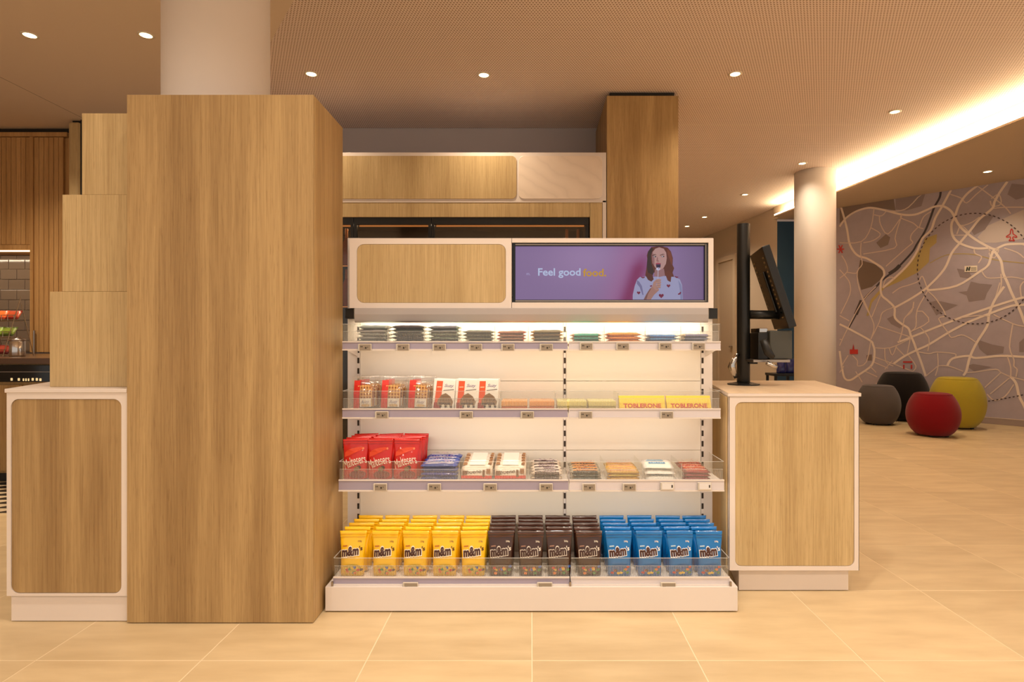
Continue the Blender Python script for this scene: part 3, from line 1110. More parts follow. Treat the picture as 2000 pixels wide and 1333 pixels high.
DCF = 4.8
bar = thing('coffee_counter', 'dark topped bar counter with a black control panel at the far left', 'counter', (-4.8, 5.5, 0))
mk('worktop', MB().box(-8.5, -3.45, DCF - .03, 6.38, .97, 1.02), WALNUT, bar, bevel=.004)
mk('cabinet_body', MB().box(-8.5, -3.5, DCF + .01, 6.37, .08, .9695), OAK_DARK, bar)
mk('plinth', MB().box(-8.5, -3.55, DCF + .06, 6.3, .003, .0795), BLACK, bar)
for k in range(4):
    xa = -3.52 - k * .62
    mk('door', MB().box(xa - .61, xa - .01, DCF - .008, DCF + .0095, .10, .80), OAK_DARK, bar, bevel=.002)
dw = mk('control_panel', MB().box(X(-30, DCF), X(110, DCF), DCF - .02, DCF + .0095, .825, .962), BLACK_GLOSS, bar, bevel=.003)
cp = MB()
for px in (27, 41, 50, 55, 60, 68, 76, 83):
    cx, cz = X(px, DCF), Z(741.5, DCF) + random.uniform(-.002, .002)
    w = .009 if px not in (50, 55, 60) else .006
    cp.slab(rrect(cx - w, cx + w, cz - .011, cz + .011, .004, 2), DCF - .0206, DCF - .0202)
mk('symbol', cp, mat('lit_symbol', (220, 200, 160), 0.5, emit=(230, 205, 150), strength=0.8), dw)
mk('trim_strip', MB().box(X(-30, DCF), X(110, DCF), DCF - .022, DCF - .0202, .905, .909), BEZEL, dw)

# patterned floor tiles at the bar
pf = mk('floor_patterned', MB().box(-6.4, -3.2, 3.95, 4.84, -.003, .0006), mat('cream_tile', (214, 196, 166), 0.35), kind='structure')
tri = MB()
s_ = .11
for i in range(0, 29):
    for j in range(0, 8):
        x0, y0 = -6.38 + i * s_, 3.96 + j * s_
        if (i + j) % 2:
            tri.poly([(x0, y0, .0009), (x0 + s_, y0, .0009), (x0 + s_, y0 + s_, .0009)])
        else:
            tri.poly([(x0, y0, .0009), (x0 + s_, y0, .0009), (x0, y0 + s_, .0009)])
mk('pattern_tile', tri, mat('black_tile', (36, 30, 26), 0.35), pf, kind='stuff')

# things on the bar counter
DK_ = 5.3
rack = thing('snack_rack', 'small wire rack on the bar counter under the tiled niche', 'rack', (X(12, DK_), DK_, 1.021))
wire = mat('chrome_wire', (190, 178, 160), 0.25, 1.0)
rx0, rx1 = X(-18, DK_), X(31, DK_)
zt = [1.03, 1.19, 1.34]
for sx in (0, 1):
    xa = rx1 if sx else rx0
    mk('upright', MB().tube([(xa, DK_ - .13, 1.023), (xa + .03 * (1 if sx else 0), DK_ + .02, 1.56)], .004, 6), wire, rack)
    mk('leg', MB().tube([(xa + .03 * (1 if sx else 0), DK_ + .02, 1.50), (xa + .05 * (1 if sx else 0), DK_ + .13, 1.023)], .004, 6), wire, rack)
for k, z_ in enumerate(zt):
    yb = DK_ - .12 + .05 * k
    sh = MB()
    for off_, dz in ((0, 0), (.1, .0), (0, .05)):
        sh.tube([(rx0 - .01, yb + off_, z_ + dz), (rx1 + .02, yb + off_, z_ + dz)], .0032, 6)
    for q in range(5):
        xq = rx0 + (rx1 - rx0) * q / 4
        sh.tube([(xq, yb, z_ + .05), (xq, yb, z_), (xq, yb + .1, z_)], .0026, 5)
    mk('wire_shelf', sh, wire, rack)


def pillow(w, d, h, cmain, cend=None, ctop=None, nx=9, ny=5, jitter=0.0015, ends=0.16, seed=0):
    """A flow-wrapped pack lying flat: flat crimped ends, plump middle; coloured by face."""
    mb = MB()
    rnd = random.Random(seed)
    top, bot = [], []
    for j in range(ny + 1):
        for i in range(nx + 1):
            u, v = i / nx * 2 - 1, j / ny * 2 - 1
            bx = max(0.0, 1 - abs(u) ** 9)
            by = max(0.0, 1 - abs(v) ** 4.0) ** 0.38
            cr = 1.0 if abs(u) > .93 else 0.0
            t = h / 2 * bx * by
            jx = rnd.uniform(-1, 1) * jitter
            jz = rnd.uniform(-1, 1) * jitter * (1 if cr == 0 else 1.6)
            top.append((u * w / 2, v * d / 2 + jx, h / 2 + max(t, .0006) + jz * (bx > 0)))
            bot.append((u * w / 2, v * d / 2 + jx, h / 2 - max(t, .0006)))
    n1 = len(top)
    f, cs = [], []
    for j in range(ny):
        for i in range(nx):
            a = j * (nx + 1) + i
            f.append((a, a + 1, a + nx + 2, a + nx + 1))
            u = abs((i + .5) / nx * 2 - 1)
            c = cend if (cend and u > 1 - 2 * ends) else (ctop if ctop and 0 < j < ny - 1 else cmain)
            cs.append(c)
            f.append(tuple(reversed((n1 + a, n1 + a + 1, n1 + a + nx + 2, n1 + a + nx + 1))))
            cs.append(cend if (cend and u > 1 - 2 * ends) else cmain)
    for i in range(nx):
        for base_, rev in ((0, False), (ny * (nx + 1), True)):
            a = base_ + i
            q = (a, n1 + a, n1 + a + 1, a + 1)
            f.append(tuple(reversed(q)) if rev else q[::-1][::-1])
            cs.append(cmain)
    for j in range(ny):
        for base_ in (0, nx):
            a = j * (nx + 1) + base_
            f.append((a, a + nx + 1, n1 + a + nx + 1, n1 + a) if base_ == 0 else (a + nx + 1, a, n1 + a, n1 + a + nx + 1))
            cs.append(cend or cmain)
    mb.add(top + bot, f)
    mb.c = cs
    return mb


for k, (tier, c, cn) in enumerate(((2, (206, 78, 34), 'orange'), (2, (150, 40, 26), 'dark red'), (1, (108, 140, 40), 'green'), (1, (84, 104, 34), 'dark green'), (0, (168, 34, 40), 'red'), (0, (120, 24, 30), 'maroon'))):
    q = k % 2
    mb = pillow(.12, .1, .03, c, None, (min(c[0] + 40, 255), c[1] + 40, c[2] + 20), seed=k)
    o = mk('snack_sachet', mb, FOIL, smooth=True, label='small %s sachet on the %s tier of the wire rack' % (cn, ('lowest', 'middle', 'top')[tier]), cat='sachet', group='sachets on the wire rack')
    o.rotation_euler = (math.radians(55), 0, 0)
    o.location = (rx0 + .07 + .118 * q, DK_ - .065 + .05 * tier, zt[tier] + .045)
can = thing('metal_canister', 'shiny metal canister beside the wire rack on the bar counter', 'canister', (X(46, DK_), DK_ - .1, 1.021))
mk('body', MB().lathe([(.055, 1.0215), (.058, 1.03), (.058, 1.155), (.054, 1.16)], X(53, DK_), DK_ - .1, 28), CHROME, can, smooth=True)
mk('lid', MB().lathe([(.059, 1.1605), (.059, 1.172), (.05, 1.178), (.012, 1.18), (.012, 1.19)], X(53, DK_), DK_ - .1, 28), CHROME, can, smooth=True)

# ------------------------------------------------------------------ tall drinks cabinet behind
fz1 = Z(298, DP)
fd = thing('drinks_cabinet', 'tall white framed drinks cabinet with oak and marble fascia behind the snack stand', 'cabinet', (-1.0, 6.1, 0))
FX0, FX1 = -3.0, X(1184, DP)
z395, z392, z422 = Z(395, DP), Z(391, DP), Z(424, DP)
mk('top_frame', MB().box(FX0, FX1, DP, DP + .6, z395 - .0035, fz1), WHITE, fd, bevel=.002)
mk('side_frame', MB().box(X(1177, DP), FX1, DP, DP + .6, .01, z392 - .0065), WHITE, fd)
mk('side_frame', MB().box(FX0, FX0 + .04, DP, DP + .6, .01, z392 - .0065), WHITE, fd)
mk('fascia_panel', MB().slab(rrect(FX0 + .03, X(1009, DP), Z(389, DP), Z(305, DP), .05), DP - .008, DP - .0005), OAK_PALE, fd, bevel=.002)


def marble():
    m = mat('pale_marble', (232, 216, 200), 0.3)
    nt = m.node_tree
    b = nt.nodes['Principled BSDF']
    tc = node(nt, 'ShaderNodeTexCoord')
    w = node(nt, 'ShaderNodeTexWave')
    w.inputs['Scale'].default_value = 2.2
    w.inputs['Distortion'].default_value = 9
    w.inputs['Detail'].default_value = 3
    mp = node(nt, 'ShaderNodeMapping')
    mp.inputs['Rotation'].default_value = (0, 0.9, 0.3)
    nt.links.new(tc.outputs['Object'], mp.inputs[0])
    nt.links.new(mp.outputs[0], w.inputs['Vector'])
    r = ramp(nt, [(0.0, lin((230, 214, 198))), (0.12, lin((234, 218, 202))), (1.0, lin((238, 222, 206)))])
    nt.links.new(w.outputs['Fac'], r.inputs[0])
    nt.links.new(r.outputs[0], b.inputs['Base Color'])
    return m


mk('fascia_panel', MB().slab(rrect(X(1013, DP), X(1176, DP), Z(389, DP), Z(305, DP), .05), DP - .008, DP - .0005), marble(), fd, bevel=.002, label='pale marble fascia panel')
mk('oak_rail', MB().box(FX0 + .04, X(1152, DP), DP + .004, DP + .05, z422, z395 - .004), OAK_PALE, fd, bevel=.001)
mk('oak_stile', MB().box(X(1152.6, DP), X(1176.5, DP), DP + .004, DP + .05, .12, z395 - .004), OAK_PALE, fd, bevel=.001)
mk('fridge_shell', MB().box(FX0 + .05, X(1151, DP), DP + .58, DP + .595, .1, z422), BLACK, fd)
mk('fridge_shell', MB().box(FX0 + .05, X(1151, DP), DP + .06, DP + .579, z422 - .03, z422 - .002), BLACK, fd)
mk('fridge_shell', MB().box(X(1149, DP), X(1151, DP), DP + .06, DP + .579, .1, z422 - .031), BLACK, fd)
fb0, fb1 = X(676, DP) - .9, X(1150, DP)
for i, (xa, xb) in enumerate(((fb0, X(690, DP)), (X(690, DP), X(842, DP)), (X(842, DP), fb1))):
    dr_ = mk('glass_door', MB().box(xa + .03, xb - .03, DP + .026, DP + .032, .2, z422 - .07), GLASS, fd)
    fm = MB()
    fm.box(xa + .002, xb - .002, DP + .012, DP + .05, z422 - .07, z422 - .003)
    fm.box(xa + .002, xb - .002, DP + .012, DP + .05, .12, .2)
    fm.box(xa + .002, xa + .03, DP + .012, DP + .05, .2, z422 - .07)
    fm.box(xb - .03, xb - .002, DP + .012, DP + .05, .2, z422 - .07)
    mk('door_frame', fm, BLACK_METAL, dr_)
    mk('light_strip', MB().box(xa + .04, xb - .04, DP + .06, DP + .07, Z(443, DP + .06), Z(440, DP + .06)), mat('cabinet_led', (255, 200, 140), .4, emit=(240, 160, 90), strength=0.7), dr_)
SHZ = (1.50, 1.90)
for z_ in SHZ:
    mk('shelf', MB().box(fb0, fb1 - .02, DP + .09, DP + .56, z_ - .015, z_), BLACK_METAL, fd)
    mk('shelf_light', MB().box(fb0, fb1 - .02, DP + .082, DP + .0895, z_ - .012, z_ - .003), bpy.data.materials['cabinet_led'], fd)
area((fb0 + fb1) / 2, DP + .2, z422 - .04, 2.0, .05, 5, (0, 0, 0), WARM)
bot_m = mat('amber_glass', (176, 98, 44), 0.12, coat=.5)
bot_c = mat('copper_foil', (232, 160, 100), 0.3, 0.2)
bprof = [(.034, 0), (.036, .01), (.036, .20), (.030, .235), (.014, .275), (.013, .325)]
bt = thing('drink_bottle', 'copper capped bottle in the drinks cabinet, left one of the pair above the screen', 'bottle', (X(1107, DP + .16), DP + .16, 1.9005), 'bottles in the drinks cabinet')
mk('glass_body', MB().lathe([(r, 1.9005 + z) for r, z in bprof], X(1107, DP + .16), DP + .16, 20), bot_m, bt, smooth=True)
mk('foil_cap', MB().lathe([(.0145, 1.9005 + .262), (.0155, 1.9005 + .27), (.0155, 1.9005 + .362), (.012, 1.9005 + .366)], X(1107, DP + .16), DP + .16, 16), bot_c, bt, smooth=True)
bsn = snapshot(bt)
copy_tree(bsn, (X(1129, DP + .16), DP + .16, 1.9005), label='copper capped bottle in the drinks cabinet, right one of the pair above the screen')
for i, (px, zz_, lab) in enumerate(((677, 1.9005, 'amber bottle on the upper cabinet shelf in the gap beside the big pillar'), (677, 1.5005, 'amber bottle on the lower cabinet shelf in the gap beside the big pillar'))):
    copy_tree(bsn, (X(px, DP + .13), DP + .13, zz_), label=lab)

# ------------------------------------------------------------------ the snack stand (gondola)
DBK = 2.87
gd = thing('snack_stand', 'white illuminated snack stand with four shelves and a screen header', 'shelving', (0, 2.7, 0))
HW = .88
mk('base', MB().box(-HW, HW, 2.512, DBK + .04, .006, .109), WHITE_METAL, gd, bevel=.0015)
lv = [('A', 2.655, .852, 1.116, 1.158), ('B', 2.655, .852, .809, .855), ('C', 2.605, .852, .494, .546), ('D', 2.530, .851, .1095, .146)]
for b0, b1 in ((-.835, .155), (.169, .825)):
    zs = (.11, .626, .963, 1.36)
    for k in range(3):
        mk('back_panel', MB().box(b0, b1, DBK, DBK + .012, zs[k] + .001, zs[k + 1] - .001), PANEL_WHITE, gd, bevel=.001, segs=1)
for xc in (-.842, .162, .832):
    hw = .02
    x0u, x1u = xc - (.052 if xc < -.8 else .006), xc + (.048 if xc > .8 else .006)
    up = mk('upright', MB().box(x0u, x1u, DBK - .006, DBK + .03, .1095, 1.66), WHITE_METAL, gd)
    zz_ = .19
    while zz_ < 1.30:
        mk('slot', MB().box(xc - .0048, xc + .0048, DBK - .0072, DBK - .0055, zz_, zz_ + .027), SLOT, up)
        zz_ += .0506
for nm, df, w, z0, z1 in lv:
    for bay, (xa, xb) in enumerate(((-w, .1635), (.1685, w))):
        sh = mk('shelf', MB().box(xa, xb, df + .004, DBK - .008, z1 - .024 if nm != 'D' else .1095, z1 - .012), WHITE_METAL, gd)
        mk('price_rail', MB().slab([(xa, z0 + .007), (xb, z0 + .007), (xb, z1 - .006), (xa, z1 - .006)], df - .002, df + .003), RAIL if bay == 0 else RAIL_GLARE, sh)
        mk('rail_edge', MB().box(xa, xb, df - .006, df + .003, z0, z0 + .0065), WHITE_METAL, sh)
        mk('rail_edge', MB().box(xa, xb, df - .005, df + .003, z1 - .0055, z1), WHITE_METAL, sh)
        rh = .077
        mk('ribbed_riser', MB().box(xa + .003, xb - .003, df + .0045, df + .0065, z1 - .010, z1 + rh * .58), RIBBED, sh)
        mk('clear_riser', MB().box(xa + .003, xb - .003, df + .0045, df + .0065, z1 + rh * .58 + .0005, z1 + rh), ACRYLIC, sh)
        eg = MB().box(xa + .003, xb - .003, df + .004, df + .007, z1 + rh, z1 + rh + .0015)
        eg.box(xa + .003, xb - .003, df + .0035, df + .0044, z1 + rh * .58 - .0006, z1 + rh * .58 + .0006)
        mk('riser_edge', eg, ACRYLIC_EDGE, sh)
    for sx in (-1, 1):
        ep = mk('end_riser', MB().box(sx * w - .0015, sx * w + .0015, df + .008, DBK - .05, z1 - .011, z1 + .077), ACRYLIC, gd)
        mk('riser_edge', MB().box(sx * w - .0017, sx * w + .0017, df + .0075, DBK - .05, z1 + .0772, z1 + .0788), ACRYLIC_EDGE, ep)
        if nm != 'D':
            br_ = mk('shelf_bracket', MB().slab([(0, 0), (1, 0), (1, 1), (0, 1)], 0, 1), WHITE_METAL, gd)
            xb_ = sx * (w - .006)
            me = br_.data
            pts = [(df + .01, z1 - .034), (DBK - .008, z1 - .075), (DBK - .008, z1 - .013), (df + .01, z1 - .013)]
            for q in range(4):
                for s2 in (0, 1):
                    me.vertices[q + 4 * s2].co = Vector((xb_ - .0015 + .003 * s2, pts[q][0], pts[q][1])) - Vector((0, 2.7, 0))
    divs = {'A': (758, 829, 900, 966.5, 1032, 1180, 1260, 1329.5), 'B': (977, 1084.5, 1207), 'C': (897, 1031.5, 1182, 1253.5, 1331), 'D': ()}[nm]
    for px in divs:
        xd = X(px, df + .01)
        dv = mk('divider', MB().box(xd - .001, xd + .001, df + .008, DBK - .06, z1 - .011, z1 + .068), ACRYLIC, gd)
        mk('divider_edge', MB().box(xd - .0014, xd + .0014, df + .0072, df + .009, z1 - .011, z1 + .068), ACRYLIC_EDGE, dv)
# shelf D split pin and end lugs
for xl in (-.852, .166, .852):
    mk('lug', MB().box(xl - .004, xl + .004, 2.516, 2.524, .098, .128), BEZEL, gd)
# header with screen
DH = 2.79
hx = .8625
hz0, hz1 = Z(602, DH), Z(465.5, DH)
hb = MB()
sx0, sx1, sz0, sz1 = X(1000, DH), X(1384, DH), Z(591, DH), Z(474, DH)
hb.box(-hx, sx0, DH + .006, DBK - .008, hz0, hz1)
hb.box(sx1, hx, DH + .006, DBK - .008, hz0, hz1)
hb.box(sx0, sx1, DH + .006, DBK - .008, hz0, sz0)
hb.box(sx0, sx1, DH + .006, DBK - .008, sz1, hz1)
face_with_hole(hb, -hx, sx0, hz0, hz1, DH, DH + .0055, X(697, DH), X(988, DH), Z(592, DH), Z(477, DH), .034)
hb.box(sx1, hx, DH, DH + .0055, hz0, hz1)
hb.box(sx0, sx1, DH, DH + .0055, hz0, sz0)
hb.box(sx0, sx1, DH, DH + .0055, sz1, hz1)
hb.box(sx0 - .002, sx0, DH, DH + .0055, hz0, hz1)
hd = mk('header', hb, WHITE, gd)
mk('header_panel', MB().slab(rrect(X(697, DH) + .001, X(988, DH) - .001, Z(592, DH) + .001, Z(477, DH) - .001, .033), DH + .001, DH + .0055), OAK_PALE, hd, bevel=.0008)
dsp = MB()
u0, u1, w0, w1 = X(1006.5, DH), X(1377.5, DH), Z(585.5, DH), Z(480, DH)
dsp.box(sx0 + .001, sx1 - .001, DH + .030, DH + .05, sz0 + .001, sz1 - .001)
dsp.box(sx0 + .001, u0, DH + .012, DH + .0298, sz0 + .001, sz1 - .001)
dsp.box(u1, sx1 - .001, DH + .012, DH + .0298, sz0 + .001, sz1 - .001)
dsp.box(u0, u1, DH + .012, DH + .0298, sz0 + .001, w0)
dsp.box(u0, u1, DH + .012, DH + .0298, w1, sz1 - .001)
ds = mk('display', dsp, BLACK_GLOSS, hd, bevel=.001)
bz = MB()
bz.box(u0, u1, DH + .008, DH + .0118, w0 - .009, w0 - .003)
bz.box(u0, u1, DH + .008, DH + .0118, w1 + .004, w1 + .009)
bz.box(u1 + .003, u1 + .0075, DH + .008, DH + .0118, w0 - .009, w1 + .009)
mk('display_bezel', bz, BEZEL, ds)

# the picture shown on the screen
YS = DH + .0285
bg = MB()
NX, NY = 64, 20
bg.vc = []
for j in range(NY + 1):
    for i in range(NX + 1):
        u, v = i / NX, j / NY
        bg.v.append((u0 + (u1 - u0) * u, YS, w0 + (w1 - w0) * v))
        px, py = 1006.5 + 371 * u, 585.5 - 105.5 * v
        c = Vector((150, 122, 172)) + (Vector((172, 140, 190)) - Vector((150, 122, 172))) * math.exp(-((px - 1150) / 90) ** 2 - ((py - 500) / 60) ** 2)
        # soft magenta cast left of the figure, part of the picture itself
        ax, ay = 1262 - (py - 500) * .35, 0
        t = math.exp(-((px - ax + 4) / 20) ** 2) * min(1, max(0, (py - 478) / 45))
        c = c + (Vector((140, 30, 92)) - c) * t * .85
        t2 = math.exp(-((px - ax + 22) / 40) ** 2)
        c = c + (Vector((190, 108, 164)) - c) * t2 * .5 * (1 - t)
        if px > 1320:
            c = c + (Vector((132, 104, 150)) - c) * min(1, (px - 1320) / 60)
        bg.vc.append(tuple(c))
bg.f = [(j * (NX + 1) + i, j * (NX + 1) + i + 1, (j + 1) * (NX + 1) + i + 1, (j + 1) * (NX + 1) + i) for j in range(NY) for i in range(NX)]
bg.c = [None] * len(bg.f)
scr = mk('screen_picture', bg, SCREEN, ds)
art = MB()
layer = [0]


def S(pts, col):
    layer[0] += 1
    e_ = YS - .0004 - .00006 * layer[0]
    q = []
    for x, y in pts:
        px, py = 1180 + x / 9.09, 470 + y / 9.09
        q.append((X(px, DH), e_, min(max(Z(py, DH), w0 + .0005), w1 - .0005)))
    ar = sum(q[i][0] * q[(i + 1) % len(q)][2] - q[(i + 1) % len(q)][0] * q[i][2] for i in range(len(q)))
    # split into triangles safely
    from mathutils.geometry import tessellate_polygon
    tris = tessellate_polygon([[Vector((a, b, 0)) for a, _, b in q]])
    art.add(q, [tuple(t) for t in tris], col)


S([(800, 180), (860, 100), (950, 85), (1060, 88), (1150, 110), (1210, 180), (1245, 300), (1240, 420), (1268, 480), (1240, 560), (1265, 630), (1200, 640), (1215, 700), (1180, 745), (1110, 660), (1090, 560), (900, 560), (880, 620), (870, 715), (840, 725), (785, 680), (750, 600), (775, 450), (790, 330), (778, 250)], (104, 44, 34))
S([(800, 180), (860, 105), (890, 130), (850, 250), (860, 400), (910, 540), (870, 640), (800, 580), (775, 450), (788, 300)], (52, 28, 30))
S([(1140, 130), (1205, 190), (1238, 320), (1225, 430), (1190, 330), (1150, 230)], (132, 62, 44))
S([(650, 640), (760, 628), (860, 640), (1000, 625), (1120, 620), (1280, 640), (1370, 680), (1410, 780), (1425, 1043), (525, 1043), (525, 960), (560, 800), (600, 690)], (174, 172, 212))
S([(600, 690), (640, 720), (690, 800), (720, 960), (700, 960), (650, 820), (600, 760)], (128, 122, 168))
S([(1340, 690), (1395, 780), (1412, 900), (1420, 1043), (1380, 1043), (1370, 880)], (146, 146, 190))
S([(760, 620), (800, 560), (880, 600), (900, 680), (860, 720), (800, 690)], (92, 38, 32))
S([(1100, 560), (1180, 520), (1250, 600), (1215, 640), (1205, 730), (1150, 700)], (112, 48, 34))
S([(930, 490), (1085, 490), (1105, 615), (990, 640), (905, 618)], (166, 118, 122))
S([(865, 250), (880, 190), (930, 130), (1000, 105), (1080, 130), (1125, 200), (1135, 300), (1120, 400), (1075, 480), (1000, 520), (930, 470), (880, 390)], (204, 156, 150))
S([(865, 250), (885, 190), (915, 300), (915, 430), (895, 420), (872, 350)], (164, 110, 112))
S([(868, 248), (925, 226), (958, 246), (925, 240), (875, 260)], (74, 42, 40))
S([(1008, 246), (1070, 222), (1104, 236), (1070, 236), (1015, 256)], (74, 42, 40))
S([(880, 272), (918, 254), (956, 272), (918, 290)], (90, 60, 66))
S([(1026, 270), (1064, 252), (1100, 268), (1062, 288)], (90, 60, 66))
S([(892, 273), (918, 261), (944, 273), (918, 285)], (216, 204, 214))
S([(1036, 270), (1064, 259), (1090, 268), (1062, 282)], (216, 204, 214))
S(ell(928, 273, 11, 12, 10), (62, 50, 50))
S(ell(1076, 269, 11, 12, 10), (62, 50, 50))
S([(962, 275), (948, 350), (968, 366), (1002, 358), (978, 335), (976, 290)], (164, 112, 110))
S([(935, 392), (975, 380), (1030, 392), (1020, 420), (940, 420)], (176, 70, 96))
S([(940, 412), (1025, 408), (1022, 462), (985, 484), (945, 462)], (44, 24, 70))
S(ell(980, 494, 36, 26, 14), (220, 214, 240))
S(ell(990, 488, 16, 10, 10), (150, 140, 190))
S([(974, 515), (985, 515), (983, 690), (971, 690)], (206, 196, 220))
S([(720, 1043), (760, 960), (830, 850), (890, 790), (960, 830), (1000, 870), (905, 960), (850, 1043)], (180, 128, 118))
S([(720, 1043), (765, 955), (830, 850), (860, 840), (800, 940), (770, 1043)], (136, 88, 84))
S([(875, 805), (895, 730), (950, 680), (1000, 672), (1010, 700), (960, 720), (940, 780), (1000, 870), (930, 880)], (190, 140, 128))
for k_, yy in enumerate((692, 734, 776, 816)):
    w_ = (38, 40, 36, 30)[k_]
    S(ell(990, yy, w_ + 8, 20, 12), (196, 148, 134))
    S([(945, yy + 17), (1025, yy + 14), (1025, yy + 20), (945, yy + 23)], (140, 92, 88))


def heart(cx, cy, r, rot=0.0, flat=1.0):
    pts = []
    for k_ in range(22):
        t = 2 * math.pi * k_ / 22
        x = 16 * math.sin(t) ** 3 / 16 * r
        y = -(13 * math.cos(t) - 5 * math.cos(2 * t) - 2 * math.cos(3 * t) - math.cos(4 * t)) / 16 * r * flat
        pts.append((cx + x * math.cos(rot) - y * math.sin(rot), cy + x * math.sin(rot) + y * math.cos(rot)))
    S(pts, (128, 18, 64))


heart(1165, 797, 34)
heart(1035, 975, 45)
heart(630, 922, 32)
heart(708, 648, 36, 0, .45)
heart(1308, 640, 34, .2, .5)
heart(1365, 935, 36, -.7, .6)
heart(852, 800, 22, -.3, .8)


def scr_surf(x, z):
    return (x, YS - .0008, z)


mk('figure', art, SCREEN, ds)
art = MB()
put_text(art, 'Feel good', X(1093, DH), Z(532.5, DH), scr_surf, (206, 218, 255), width=X(1135, DH) - X(1051, DH), height=.047, bold=.022)
mk('lettering_white', art, SCREEN, ds)
art = MB()
put_text(art, 'food.', X(1162.5, DH), Z(531.5, DH), scr_surf, (222, 164, 50), width=X(1186, DH) - X(1140, DH), height=.037, bold=.024)
mk('lettering_gold', art, SCREEN, ds)
art = MB()
put_text(art, 'm.', X(1032, DH), Z(534.5, DH), scr_surf, (190, 180, 230), width=X(1036, DH) - X(1028.5, DH), bold=.01)
mk('logo', art, SCREEN, ds)

# canopy below the header
cz0, cz1 = Z(631, 2.80), hz0 - .0006
cprof = [(2.782, cz1), (2.779, cz1 - .03), (2.784, cz0 + .008), (2.792, cz0), (2.80, cz0 + .002), (2.80, cz1)]
cm = MB()
xw = X(1383, 2.79)
v = [(-xw, y, z) for y, z in cprof] + [(xw, y, z) for y, z in cprof]
m_ = len(cprof)
cm.add(v, [tuple(range(m_)), tuple(reversed(range(m_, 2 * m_)))] + [((i + 1) % m_, i, m_ + i, m_ + (i + 1) % m_) for i in range(m_)])
can_ = mk('canopy', cm, GREY_METAL, gd, bevel=.002)
mk('light_strip', MB().box(-xw + .02, xw - .02, 2.803, 2.825, cz0 + .018, cz0 + .03), LED_SOFT, can_)
for sx in (-1, 1):
    mk('end_bracket', MB().box(min(sx * .845, sx * .885), max(sx * .845, sx * .885), 2.80, 2.86, hz0 - .05, hz0 - .001), BLACK, gd)

# ------------------------------------------------------------------ price tags on the shelf rails
tag_frame = mat('tag_frame', (214, 204, 190), 0.4)
tag_face = mat('tag_display', (150, 138, 124), 0.35)
tag_white = mat('tag_display_white', (226, 224, 226), 0.35)
tag_ink = mat('tag_ink', (58, 50, 44), 0.6)


def tag(px, py, df, label, white=False, big_=False):
    w, h = (.0325, .0225) if big_ else (.0295, .0165)
    x, z = X(px, df - .01), Z(py, df - .01)
    t = thing('price_tag', label, 'price tag', (x, df - .008, z), 'electronic price tags on the rails')
    mk('tag_case', MB().slab(rrect(x - w, x + w, z - h, z + h, .002, 2), df - .015, df - .0066), tag_frame, t, bevel=.0008, segs=1)
    mk('tag_screen', MB().box(x - w + .006, x + w - .003, df - .0156, df - .0152, z - h + .003, z + h - .003), tag_white if white else tag_face, t)
    ink = MB()
    yk = df - .0158
    if not white:
        ink.box(x - w + .010, x - w + .014, yk - .0004, yk, z + .001, z + .006)
        ink.box(x - w + .016, x - w + .020, yk - .0004, yk, z + .001, z + .006)
        ink.box(x + .001, x + .008, yk - .0004, yk, z - .006, z + .002)
        ink.box(x + .012, x + .015, yk - .0004, yk, z - .001, z + .003)
    else:
        ink.box(x + w - .012, x + w - .006, yk - .0004, yk, z - .006, z + .006)
    mk('tag_figures', ink, tag_ink, t)
    mk('tag_clip', MB().box(x - w - .001, x - w + .003, df - .0165, df - .0066, z - h, z + h * .9), ACRYLIC_EDGE, t)


SN = {'A': 'top', 'B': 'second', 'C': 'third', 'D': 'bottom'}
for nm, df, xs, py in (('A', 2.655, (713, 787, 858, 929, 992, 1067, 1145, 1216, 1299, 1364), 678), ('B', 2.655, (746, 911, 1030, 1144, 1302), 810),
                       ('C', 2.605, (743, 848.5, 957.5, 1066.5, 1150, 1229, 1303, 1376), 951), ('D', 2.53, (802, 1064, 1305), 1147)):
    for k, px in enumerate(xs):
        wh = nm == 'C' and k >= 6
        tag(px, py + (1 if k < 6 else -1), df, '%s price tag, %s from the left on the %s shelf rail' % ('white' if wh else 'grey', ORD[k], SN[nm]), wh, nm == 'D')

